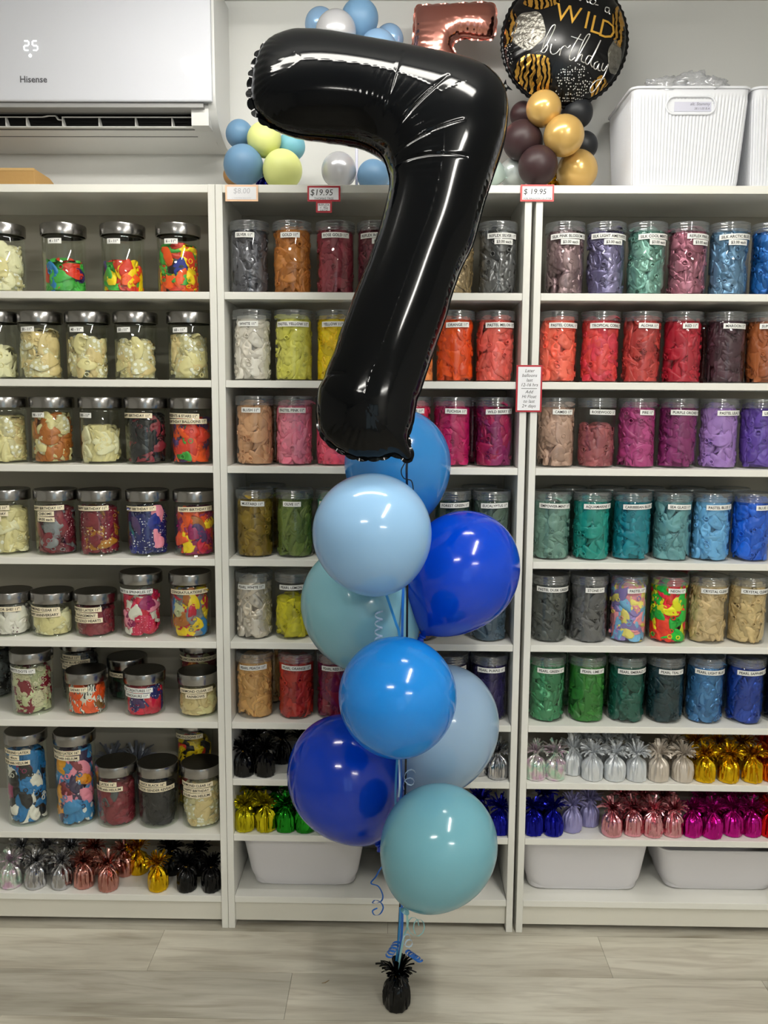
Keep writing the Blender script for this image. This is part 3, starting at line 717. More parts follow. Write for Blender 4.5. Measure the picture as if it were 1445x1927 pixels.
WROWS = [
 # cab name, level, y px, [(cx, depth, colour)]
 ('bottom shelf under the glass jars', 8, 1665, [(22, .04, 'iridescent'), (68, .04, 'silver'), (117, .04, 'silver'), (159, .045, 'rose gold'), (204, .032, 'rose gold'), (236, .11, 'rose gold'), (262, .12, 'gold'), (298, .036, 'gold'), (352, .036, 'black'), (398, .036, 'black'),
    (90, .12, 'silver'), (45, .12, 'silver'), (136, .12, 'silver'), (180, .12, 'rose gold'), (325, .12, 'black'), (375, .12, 'black')]),
 ('upper weight shelf behind the bouquet', 6, 1450, [(459, .034, 'black'), (499, .034, 'black'), (531, .12, 'black'), (570, .10, 'black'), (478, .12, 'black'), (900, .06, 'silver'), (936, .036, 'silver')]),
 ('lower weight shelf behind the bouquet', 7, 1555, [(461, .034, 'yellow gold'), (500, .034, 'yellow gold'), (538, .034, 'green'), (574, .034, 'green'), (609, .034, 'green'), (478, .12, 'yellow gold'), (516, .12, 'green'), (554, .12, 'green'), (903, .08, 'dark blue'), (940, .036, 'dark blue')]),
 ('upper weight shelf under the pearl jars', 6, 1460, [(1007, .034, 'iridescent'), (1044, .036, 'iridescent'), (1077, .07, 'pearl white'), (1114, .036, 'pearl white'), (1156, .034, 'pearl white'), (1197, .034, 'pearl white'), (1238, .034, 'cream'), (1284, .034, 'cream'), (1325, .034, 'gold'), (1370, .032, 'gold'), (1415, .034, 'gold'), (1452, .04, 'orange'),
    (1098, .13, 'pearl white'), (1138, .12, 'pearl white'), (1180, .12, 'pearl white'), (1262, .12, 'cream'), (1306, .12, 'gold'), (1350, .12, 'gold'), (1394, .12, 'gold'), (1434, .12, 'orange')]),
 ('lower weight shelf over the white bins', 7, 1565, [(1003, .034, 'dark blue'), (1040, .034, 'dark blue'), (1075, .055, 'lilac'), (1107, .09, 'lilac'), (1151, .034, 'light pink'), (1190, .04, 'light pink'), (1227, .034, 'light pink'), (1265, .038, 'light pink'), (1301, .038, 'magenta'), (1339, .032, 'magenta'), (1377, .045, 'magenta'), (1412, .045, 'magenta'), (1449, .04, 'red'),
    (1022, .12, 'dark blue'), (1170, .12, 'light pink'), (1208, .12, 'light pink'), (1246, .12, 'light pink'), (1320, .12, 'magenta'), (1358, .12, 'magenta'), (1395, .12, 'magenta'), (1430, .12, 'red')]),
]
ORD = ['first', 'second', 'third', 'fourth', 'fifth']
wk = 0
for where, lev, py, items in WROWS:
    for back in (False, True):
        its = [q for q in items if (q[1] >= .1) == back]
        for col in sorted(set(q[2] for q in its)):
            same = sorted([q for q in its if q[2] == col])
            for i, (cx, Y, c) in enumerate(same):
                row = 'back-row ' if back else ''
                pos = 'only one' if len(same) == 1 else '%s of %s' % (ORD[i], ['', 'one', 'two', 'three', 'four', 'five'][len(same)])
                x = at(cx, py, Y=Y).x; wk += 1
                weight(x, Y, LEV[lev], col, '%s%s foil weight, %s, %s' % (row, col, pos, where), 'foil weights on the ' + where, wk, 0.97)
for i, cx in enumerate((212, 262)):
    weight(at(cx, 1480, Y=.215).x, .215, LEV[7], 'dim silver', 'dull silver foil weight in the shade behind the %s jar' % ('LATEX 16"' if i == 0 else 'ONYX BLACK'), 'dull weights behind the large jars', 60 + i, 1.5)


# ------------------------------------------------------------------ storage tubs
def rrect(hx, hy, r, n, z, off=0.0, rib=None):
    """rounded rectangle ring, n points spaced evenly"""
    per = []; segs = [(hx - r, hy, -hx + r, hy), (-hx, hy - r, -hx, -hy + r), (-hx + r, -hy, hx - r, -hy), (hx, -hy + r, hx, hy - r)]
    cs = [(hx - r, hy - r, 0), (-hx + r, hy - r, PI / 2), (-hx + r, -hy + r, PI), (hx - r, -hy + r, 1.5 * PI)]
    la, lb, lc = 2 * (hx - r), 2 * (hy - r), PI / 2 * r; tot = 2 * (la + lb) + 4 * lc; out = []
    for i in range(n):
        s = tot * i / n
        for k in range(4):
            if s < lc:
                a = cs[k][2] + s / r; p = (cs[k][0] + r * math.cos(a), cs[k][1] + r * math.sin(a), math.cos(a), math.sin(a)); break
            s -= lc; L = la if k % 2 == 0 else lb
            k2 = k
            if s < L:
                e = s / L
                if k == 0: p = (hx - r - e * L - 0, hy, 0, 1); p = (cs[1][0] + (1 - e) * L, hy, 0, 1)
                elif k == 1: p = (-hx, hy - r - e * L, -1, 0)
                elif k == 2: p = (-hx + r + e * L, -hy, 0, -1)
                else: p = (hx, -hy + r + e * L, 1, 0)
                break
            s -= L
        o = off + (rib(i, p, z) if rib else 0)
        out.append((p[0] + p[2] * o, p[1] + p[3] * o, z))
    return out


def tub(name, label, loc, hx, hy, h, taper, r, ribs, m, group, rot=0):
    """open tub; hx, hy are half sizes at the top"""
    t = thing(name, label, 'storage basket' if ribs else 'storage bin', loc, group); t.rotation_euler.z = rot
    n = 720 if ribs else 96; rows = []; zs = []

    def ribf(i, p, z):
        inside = False
        if p[3] < -0.5:
            dx = max(0, abs(p[0] - 0.0) - 0.040); dz = z - (h - 0.042); inside = math.hypot(dx, dz) < 0.019
        if inside: return -0.004
        f = min(1, (z - 0.010) / 0.006, (h - 0.020 - z) / 0.006)
        return 0.0016 * max(0, f) * (abs(math.sin(PI * i / n * 120)) ** 0.7 * 2 - 1)
    nz = 44 if ribs else 30
    for k in range(nz + 1):
        z = h * (k / nz) ** (1 if ribs else 1.7); e = z / h
        rb = 0.0 if ribs else 0.045
        dn = 0
        if z < rb: dn = rb - math.sqrt(max(0, rb * rb - (rb - z) ** 2))
        if ribs and k == 0: dn = 0.004
        rows.append(rrect(hx - taper * (1 - e) - dn, hy - taper * (1 - e) - dn * (1 if ribs else .22), max(r - dn * .3, 0.008), n, z, 0, ribf if ribs else None))
    q = MB(); q.loops(rows, True, True)
    q.loops([rrect(hx - 0.003, hy - 0.003, r, n, h), rrect(hx - 0.003 - taper, hy - 0.003 - taper, r, n, 0.006)], True, False, True)
    ob('tub_wall', q, m, t, True, 35 if ribs else 60)
    q = MB(); a = 0.004 if ribs else 0.0015
    prof = [(-0.003, 0), (a, -0.0), (a + 0.001, 0.002), (a + 0.0005, 0.005), (-0.001, 0.006), (-0.003, 0.004)]
    q.loops([rrect(hx, hy, r, 160, h - 0.003 + pz, po) for po, pz in prof]); ob('rim', q, m, t, True, 50)
    if ribs:
        q = MB(); path = []
        for k in range(48):
            a = 2 * PI * k / 48; cx = 0.040 * (1 if math.cos(a) > 0 else -1)
            path.append((cx + 0.021 * math.cos(a), 0, h - 0.042 + 0.021 * math.sin(a)))
        path += path[:2]; yy = -(hy - taper * 0.042 / h) - 0.001
        q.tube([(p[0], yy, p[2]) for p in path], 0.0026, 8, False); ob('handle_rim', q, m, t)
        q = MB(); q.box(-0.040, 0.052, yy + 0.0035, yy + 0.0045, h - 0.055, h - 0.030)
        cd_ = ob('paper_card', q, mat('pale card', (206, 206, 222), 0.7), t, False)
        q = MB(); vs, fs, w = text_data('alt. Stammy', 0.0105, 0, 'RIGHT', 0.2); q.add([(x + 0.048, yy + 0.0030, y + h - 0.041) for x, y in vs], fs)
        vs, fs, w = text_data('28.11.05 B.A', 0.0075, 0, 'RIGHT', 0.2); q.add([(x + 0.048, yy + 0.0030, y + h - 0.051) for x, y in vs], fs)
        ob('lettering', q, mat('grey pen', (110, 110, 125), 0.6), cd_, False)
    return t


tub('storage_basket', 'ribbed white plastic basket with a plastic bag on its rim', (0.792, 0.146, 2.0195), 0.147, 0.125, 0.240, 0.014, 0.02, True, BASKET, 'ribbed baskets on the bookcase')
tub('storage_basket', 'ribbed white plastic basket mostly cut off by the picture edge', (1.094, 0.146, 2.0195), 0.147, 0.125, 0.240, 0.014, 0.02, True, BASKET, 'ribbed baskets on the bookcase')
ZB = LEV[8]
tub('storage_bin', 'smooth pale bin under the lime gold and green weights', (-0.192, 0.143, ZB), 0.173, 0.112, 0.15, 0.025, 0.035, False, BIN, 'smooth bins on the bottom shelves')
tub('storage_bin', 'smooth pale bin mostly hidden behind the lowest teal balloon', (0.189, 0.143, ZB), 0.173, 0.112, 0.15, 0.025, 0.035, False, BIN, 'smooth bins on the bottom shelves')
tub('storage_bin', 'smooth pale bin under the dark blue, lilac and pink weights', (0.608, 0.145, ZB), 0.178, 0.112, 0.15, 0.020, 0.035, False, BIN, 'smooth bins on the bottom shelves')
tub('storage_bin', 'wide pale bin with visible rim under the magenta weights', (0.998, 0.145, ZB), 0.185, 0.112, 0.135, 0.030, 0.035, False, BIN, 'smooth bins on the bottom shelves')

# crumpled clear bag on the first basket
BAGM = clear_mat('thin clear film', (236, 238, 240), 0.12, 0.12, 0.5, milk=0.28, milkc=(236, 236, 240))
mb = MB()
for k, (cx, cz, rx, rz, ph) in enumerate(((0.735, 2.268, .055, .022, 0), (0.80, 2.273, .05, .028, 2), (0.845, 2.268, .045, .02, 4))):
    rings = []
    for i in range(22):
        e = PI * (i + .4) / 22; ring = []
        for j in range(40):
            a = 2 * PI * j / 40; d = Vector((math.cos(e), math.sin(e) * math.cos(a), math.sin(e) * math.sin(a)))
            f = 1 + 0.55 * (abs(noise.noise(d * 2.1 + Vector((ph, 7, 3)))) - .2) + .22 * noise.noise(d * 6 + Vector((ph, 1, 3)))
            ring.append((cx + d.x * rx * f, 0.045 + d.y * .03 * f, max(2.2535, cz + d.z * rz * f)))
        rings.append(ring)
    mb.loops(rings)
tag(ob('plastic_bag', mb, BAGM, None, True, 0), 'crumpled clear plastic bag lying on the rim of the ribbed basket', 'plastic bag')

# cardboard box
t = thing('cardboard_box', 'low brown cardboard box lying under the air conditioner', 'box', (-1.02, 0.03, 2.0195))
mb = MB(); mb.add([(-.15, 0, 0), (.15, 0, 0), (.15, .17, 0), (-.15, .17, 0), (-.15, 0, .046), (.15, 0, .046), (.15, .10, .046), (.15, .17, .028), (-.15, .10, .046), (-.15, .17, .028)],
                  [(0, 3, 2, 1), (0, 1, 5, 4), (1, 2, 7, 6, 5), (4, 5, 6, 8), (8, 6, 7, 9), (2, 3, 9, 7), (0, 4, 8, 9, 3)])
bevel(ob('carton', mb, mat('brown cardboard', (178, 140, 84), 0.8, bump=.15, bscale=120), t, False), .0015)
mb = MB(); mb.box(-.151, .151, -.0008, .0, .040, .0465); ob('flap_edge', mb, mat('cut cardboard', (196, 160, 104), .8), t, False)


# ------------------------------------------------------------------ air conditioner
ACW = mat('glossy white panel', (206, 208, 216), 0.05, spec=.4); ACB = mat('matt white casing', (208, 208, 206), 0.42); DARK = mat('dark duct', (6, 6, 8), 0.5)
ac = thing('air_conditioner', 'white split air conditioner on the wall, showing 25', 'air conditioner', (-0.85, 0.285, 2.17))
XL, XR = -0.43, 0.437                       # half spans about x=-0.85
prof = [(0, 0.385), (-.19, .385), (-.205, .37), (-.203, .075), (-.17, .052)]      # (y, z) upper casing outline
body = MB(); full = [(0, .385), (-.18, .385), (-.198, .36), (-.196, .072), (-.175, .062)]
low = [(-.135, .020), (-.10, .006), (-.06, .001), (0, 0.0)]
# casing side cheeks and back shell
for x in (XL, XR - .02):
    pts = [(0, .385), (-.18, .385), (-.198, .36), (-.198, .10), (-.192, .07), (-.175, .045), (-.15, .026), (-.11, .009), (-.06, .001), (0, 0)]
    body.loops([[(x, a, b) for a, b in pts], [(x + .02, a, b) for a, b in pts]], True, True, True)
body.loops([[(x, a, b) for x in (XL + .02, XR - .02)] for a, b in full[:4]], False)
body.loops([[(x, a, b) for x in (XL + .02, XR - .02)] for a, b in [(-.142, .0225), (-.135, .018), (-.10, .006), (-.06, .001), (0, 0)]], False)
bd = ob('casing', body, ACB, ac, True, 30)
mb = MB(); mb.box(XR - .065, XR - .02, -.19, -.05, .020, .074); ob('outlet_cheek', mb, ACB, ac, False)
mb = MB(); pts = [(-.2, .385), (-.214, .37), (-.217, .22), (-.215, .075), (-.212, .0715), (-.198, .0735), (-.196, .1)]
mb.loops([[(x, a, b) for a, b in pts] for x in (XL + .004, XR - .006)], True, True, True); bevel(ob('front_panel', mb, ACW, ac, True, 25), .003, 3)
mb = MB(); mb.box(XL + .02, XR - .03, -.205, -.15, .060, .0715); ob('panel_lip', mb, mat('grey lip', (150, 150, 150), .5), ac, False)
mb = MB(); mb.box(XL + .02, XR - .065, -.196, -.06, .0705, .0745); mb.box(XL + .02, XR - .065, -.120, -.06, .012, .0705); mb.box(XL + .02, XR - .065, -.134, -.120, .0185, .0215); ob('outlet', mb, DARK, ac, False)
mb = MB()
# vane frame with cells
mb.strip([(XL + .02, -.158, .050), (-.03, -.158, .050), (-.015, -.158, .053), (.005, -.158, .053), (.012, -.158, .043), (.020, -.158, .043)], lambda i: (0, 1, .2), .012, .002)
mb.strip([(.022, -.158, .050), (XR - .066, -.158, .050)], lambda i: (0, 1, .2), .012, .002)
mb.box(XL + .02, XR - .063, -.158, -.142, .0245, .0275)
for x in [-.33, -.23, -.13, -.075, .021, .118, .215, .312, XR - .066]:
    mb.add([(x, -.160, .051), (x, -.150, .051), (x + .002, -.150, .051), (x + .002, -.160, .051), (x, -.160, .026), (x, -.140, .026), (x + .006, -.140, .026), (x + .003, -.160, .026)],
           [(0, 1, 2, 3), (4, 7, 6, 5), (0, 4, 5, 1), (1, 5, 6, 2), (2, 6, 7, 3), (3, 7, 4, 0)])
ob('louvre', mb, mat('louvre plastic', (196, 196, 194), .4), ac, False)
mb = MB(); vs, fs, w = text_data('Hisense', 0.0225, 0.018, 'LEFT'); mb.add([(x - .063, -.2164, y + .117) for x, y in vs], fs)
ob('logo', mb, mat('logo grey', (84, 84, 90), .4), ac, False)
mb = MB()


def seg_digit(ch, x0, z0, w, h, th):
    S = {'2': 'abged', '5': 'afgcd'}[ch]; d = {'a': (0, h, w, h), 'b': (w, h / 2, w, h), 'c': (w, 0, w, h / 2), 'd': (0, 0, w, 0), 'e': (0, 0, 0, h / 2), 'f': (0, h / 2, 0, h), 'g': (0, h / 2, w, h / 2)}
    for s_ in S:
        a = d[s_]; g = .12
        mb.tube([(x0 + a[0] + (a[2] - a[0]) * e, -.2168, z0 + a[1] + (a[3] - a[1]) * e) for e in (g, .5, 1 - g)], th, 8)


seg_digit('2', -.0475, .1945, .0125, .0225, .0016); seg_digit('5', -.0255, .1945, .0125, .0225, .0016)
LED = mat('white led digits', (255, 255, 255), .4, emit=1.3)
ob('display', mb, LED, ac)
mb = MB(); mb.tube([(-.0325 + .0035 * math.sin(a), -.2168, .1815 + .0035 * math.cos(a)) for a in [.5 + 5.28 * k / 14 for k in range(15)]], .0006, 6); mb.tube([(-.0325, -.2168, .1815), (-.0325, -.2168, .1865)], .0006, 6)
ob('power_symbol', mb, LED, ac)


# ------------------------------------------------------------------ price signs
def sign(name, label, x, z, w, h, frame, lines, Y=-0.0035, rot=0.0, bar=None, ink_mat=INK):
    t = thing(name, label, 'sign', (x, Y, z)); t.rotation_euler.y = rot; b = 0.0045
    q = MB(); q.box(-w / 2, w / 2, -.001, .001, -h / 2, h / 2); bevel(ob('sign_frame', q, frame, t, False), .0005)
    q = MB(); q.box(-w / 2 + b, w / 2 - b, -.0016, -.001, -h / 2 + b, h / 2 - b); ob('paper', q, mat('sign paper', (240, 240, 244), .6), t, False)
    q = MB()
    for s_, size, dx, dz, sh in lines:
        vs, fs, _ = text_data(s_, size, 0.0, 'CENTER', sh); q.add([(a + dx, -.0019, c + dz) for a, c in vs], fs)
    if bar is not None: q.box(-w * .3, w * .3, -.0019, -.0017, bar - .0006, bar + .0006)
    ob('lettering', q, ink_mat, t, False)


RED = mat('red card edge', (176, 28, 44), .5); CORAL = mat('coral card edge', (226, 90, 90), .5); ORNG = mat('overexposed orange card edge', (250, 206, 170), .5)
sign('price_sign', 'red framed price sign reading $19.95, standing over the silver and gold jars', -0.1245, 1.9965, .083, .038, RED, [('$19.95', .021, -.006, -.004, .12), ('THOMAS TREE', .0075, .0, -.0145, 0)])
sign('price_sign', 'small red framed tag reading REFLEX hung below the larger price sign', -0.1245, 1.9640, .040, .027, RED, [('REFLEX', .0085, 0, .0025, 0), ('+ .90\u00a2', .0085, 0, -.0048, 0), ('EACH', .0072, 0, -.0110, 0)])
sign('price_sign', 'coral framed price sign reading $19.95 over the gap of two bookcases', 0.411, 1.9995, .084, .041, CORAL, [('$ 19.95', .019, -.006, -.003, .1), ('FOIL BALLOON CLUSTER', .0062, .001, -.0155, 0)])
sign('price_sign', 'overexposed pale orange framed price sign reading $8.00', -0.332, 1.9975, .083, .040, ORNG, [('$8.00', .019, 0, -.001, .1), ('L. CHRISTMAS BALLOONS', .0042, 0, -.0135, 0)], ink_mat=mat('overexposed ink', (198, 198, 204), .6))  # overexposure painted into the pale frame and ink colours
sign('notice_sign', 'red framed handwritten notice about latex balloons lasting 12-16 hrs', 0.404, 1.514, .067, .120, RED,
     [('Later', .0115, 0, .042, .25), ('balloons', .0115, 0, .030, .25), ('last', .0115, 0, .018, .25), ('12-16 hrs', .0115, 0, .006, .25),
      ('Add', .0115, 0, -.012, .25), ('Hi Float', .0115, 0, -.024, .25), ('to last', .0115, 0, -.036, .25), ('2+ days', .0115, 0, -.048, .25)], bar=.0005)


# ------------------------------------------------------------------ inflated latex balloons
def latex_mesh(pt=1.0):
    q = MB(); pr = []
    for i in range(25):
        a = PI / 2 * i / 24; pr.append((max(1e-4, math.sin(a)), 1.03 * math.cos(a)))
    for i in range(1, 30):
        u = i / 30; r = (1 - u ** 2.0) ** 0.5 * (1 - 0.16 * pt * u * u) if pt <= 1 else (1 - u ** 1.9) ** 0.62 * (1 - .10 * u * u)
        pr.append((r, -1.24 * u))
    z = -1.24
    pr += [(0.16 if pt <= 1 else .12, z + .002), (0.07, z - 0.02), (0.045, z - 0.05)]
    q.lathe(pr, 64, cap0=True); return q


SK, KN = {}, {}
for pt in (1.0, 1.4):
    SK[pt] = latex_mesh(pt).mesh('skin', [None], True, 0)
    q = MB(); q.lathe([(.045, -1.29), (.065, -1.30), (.07, -1.32), (.05, -1.34), (.045, -1.35), (.075, -1.40), (.085, -1.415), (.07, -1.42), (.04, -1.38)], 16); KN[pt] = q.mesh('knot', [None])


def balloon_mat(name, rgb, pearl=False):
    return mat(name, rgb, 0.24 if pearl else 0.14, 0.35 if pearl else 0.0, spec=0.5, coat=0.25, trans=0.0 if pearl else 0.22)


def matt(name, rgb): return mat(name, rgb, 0.42, 0, spec=.35, trans=.1)


def balloon(px, py, rpx, Y, m, label, group, tilt=(0, 0), pt=1.0, sz=1.0, cat='balloon'):
    """px, py: middle of the round body; tilt leans the knot end away from straight down (radians, toward +x / toward -y)"""
    c = at(px, py, Y=Y); k = (c - Vector(CAM)).length; r = rpx * (c - Vector(CAM)).dot(Vector(_F)) / FPX
    t = thing('latex_balloon', label, cat, tuple(c), group)
    o = link('skin', SK[pt], t); slots(o, [m]); o2 = link('knot', KN[pt], t); slots(o2, [m])
    t.scale = (r, r, r * sz); t.rotation_euler = (tilt[1] if group == BQ else -tilt[1], -tilt[0], 0)
    return t, c, r


BQ = 'balloons of the blue bouquet'
BAL = {}
for key, px, py, rp, Y, nm, col, lab, tilt, pt, sz in [
    ('A', 748, 872, 100, -0.150, 'sky blue balloon', (58, 146, 220), 'sky blue balloon behind the foot of the black number balloon', (.12, 0), 1.0, 1.0),
    ('B', 700, 1003, 112, -0.440, 'baby blue balloon', (158, 202, 240), 'large baby blue balloon, highest one in front of the bouquet', (.18, .55), 1.0, .98),
    ('C', 868, 1075, 107, -0.215, 'royal blue balloon', (0, 74, 222), 'royal blue balloon at the side near the sea coloured jars', (-.50, .1), 1.4, 1.06),
    ('D', 678, 1142, 110, -0.185, 'dusty teal balloon', (142, 198, 212), 'dusty teal balloon peeking out below the baby blue one', (.45, .05), 1.0, 1.05),
    ('E', 748, 1310, 111, -0.450, 'azure balloon', (30, 146, 238), 'azure balloon in the middle front of the bouquet', (.02, .55), 1.0, .98),
    ('F', 828, 1368, 109, -0.155, 'pale steel blue balloon', (172, 204, 234), 'pale steel blue balloon behind the azure one', (-.35, .05), 1.0, 1.06),
    ('G', 652, 1462, 110, -0.205, 'deep royal blue balloon', (0, 62, 202), 'deep royal blue balloon low on the lime weight side', (.42, .05), 1.4, 1.04),
    ('H', 826, 1590, 109, -0.435, 'misty teal balloon', (126, 188, 204), 'misty teal balloon hanging lowest in the bouquet', (-.42, .05), 1.0, 1.0)]:
    BAL[key] = balloon(px, py, rp, Y, balloon_mat(nm, col), lab, BQ, tilt, pt, sz)

BL = matt('dusty blue latex', (108, 146, 180)); BL2 = balloon_mat('pearl light blue latex', (140, 176, 214), True); SV = balloon_mat('pearl silver latex', (190, 190, 194), True)
YL = matt('pale lemon latex', (226, 232, 150)); AQ = matt('aqua latex', (122, 186, 204)); BRN = matt('cocoa latex', (58, 40, 42)); BKL = matt('black latex', (30, 32, 36))
GDL = balloon_mat('pearl gold latex', (206, 168, 98), True); PL = balloon_mat('pearl white latex', (196, 204, 202), True); MNT = balloon_mat('pearl mint latex', (190, 208, 200), True)
G1 = 'small balloons of the lemon and blue cluster'; G2 = 'small balloons of the blue and silver stick'; G3 = 'small balloons under the wild birthday foil'
for a in [
    (450, 252, 26, .13, BL, 'small dusty blue balloon, upper one beside the air conditioner', G1, (1.2, -.5)),
    (497, 262, 32, .09, YL, 'small lemon balloon, upper one in the lemon and blue cluster', G1, (0, -1.0)),
    (549, 275, 26, .14, AQ, 'small aqua balloon in the lemon and blue cluster', G1, (-1.2, .5)),
    (457, 310, 37, .08, BL, 'dusty blue balloon, lower one above the overexposed sign', G1, (1.2, -.8)),
    (532, 319, 37, .075, YL, 'lemon balloon, lower one resting on the bookcase', G1, (-1.1, -.8)),
    (440, 330, 20, .20, matt('tan latex', (178, 134, 84)), 'tan balloon peeking from behind the lower dusty blue one', G1, (1.0, .8)),
    (603, 46, 30, .17, BL2, 'pale blue balloon behind the silver one at the top', G2, (1.2, .5)),
    (677, 34, 35, .12, BL, 'dusty blue balloon topmost of the balloon stick', G2, (0, .3)),
    (632, 59, 38, .07, SV, 'silver balloon high above the black number balloon', G2, (.6, -1.2)),
    (712, 93, 36, .08, BL2, 'pearl blue balloon partly hidden by the number balloon', G2, (-.8, -.9)),
    (733, 74, 27, .17, BL2, 'pearl blue balloon peeking behind its neighbour near the rose gold number', G2, (-1.2, .5)),
    (637, 320, 33, .09, SV, 'silver balloon resting on the bookcase above the price sign', G2, (1.2, -.9)),
    (702, 331, 30, .09, BL, 'dusty blue balloon resting beside the base silver one', G2, (-.9, -1.2)),
    (722, 330, 26, .16, BL2, 'pale blue balloon peeking behind the base dusty blue one', G2, (-1.2, .6)),
    (1023, 204, 33, .05, GDL, 'gold balloon, highest in the cluster under the birthday foil', G3, (.1, -1.2)),
    (1087, 212, 29, .12, BKL, 'black balloon, upper one beside the top gold balloon', G3, (-1.2, .2)),
    (983, 216, 24, .16, BRN, 'brown balloon peeking behind the top gold balloon', G3, (1.2, .6)),
    (982, 264, 37, .09, BRN, 'brown balloon beside the shoulder of the number balloon', G3, (1.3, -.5)),
    (1061, 255, 38, .04, GDL, 'gold balloon in the middle of the cluster', G3, (-.2, -1.3)),
    (1099, 274, 26, .13, BKL, 'black balloon, lower one behind the middle gold balloon', G3, (-1.3, .4)),
    (1012, 312, 37, .05, BRN, 'brown balloon directly above the coral price sign', G3, (.8, -1.1)),
    (1087, 320, 38, .10, GDL, 'gold balloon, lowest one at the corner of the cluster', G3, (-1.0, -.8)),
    (966, 325, 28, .14, PL, 'pearl white balloon behind the lowest brown one', G3, (1.2, .2)),
    (925, 325, 24, .10, MNT, 'pearl mint balloon peeking past the number balloon', 'small balloons of the rose gold base', (1.2, .2)),
    (880, 325, 30, .10, PL, 'pearl white balloon hidden behind the number balloon', 'small balloons of the rose gold base', (-1.2, .2))]:
    balloon(*a, 1.0, .93)

mb = MB(); c = at(671, 300, Y=.13); mb.tube([(c.x, .13, 2.0195), (c.x, .13, 2.46)], .0035, 10)
tag(ob('balloon_stick', mb, mat('white stick', (214, 214, 236), .4)), 'thin white upright stick carrying the blue and silver balloons', 'stick')
# foot tinsel of the clusters
for nm_, px, Y, col in (('dark blue', 497, .14, 'dark blue'), ('gold', 1043, .16, 'gold')):
    weight(at(px, 330, Y=Y).x, Y, 2.0195, col, '%s foil weight between balloons on top of the bookcase' % nm_, 'weights on the bookcase tops', 5, .75)


# ------------------------------------------------------------------ foil balloons
def foil_outline(px_pts, Y, step=0.003):
    P = [at(x, y, Y=Y) for x, y in px_pts]; P = [(p.x, p.z) for p in P]; out = []
    n = len(P)
    for i in range(n):          # Catmull-Rom
        p0, p1, p2, p3 = [np.array(P[(i + k - 1) % n]) for k in range(4)]
        m = max(1, int(np.linalg.norm(p2 - p1) / step))
        for k in range(m):
            t = k / m
            out.append(tuple(0.5 * ((2 * p1) + (-p0 + p2) * t + (2 * p0 - 5 * p1 + 4 * p2 - p3) * t * t + (-p0 + 3 * p1 - 3 * p2 + p3) * t ** 3)))
    return np.array(out)


def inside_poly(poly, X, Z):
    c = np.zeros(X.shape, bool); n = len(poly)
    for i in range(n):
        x1, z1 = poly[i]; x2, z2 = poly[(i + 1) % n]
        if z1 == z2: continue
        hit = ((z1 > Z) != (z2 > Z)) & (X < (x2 - x1) * (Z - z1) / (z2 - z1) + x1); c ^= hit
    return c


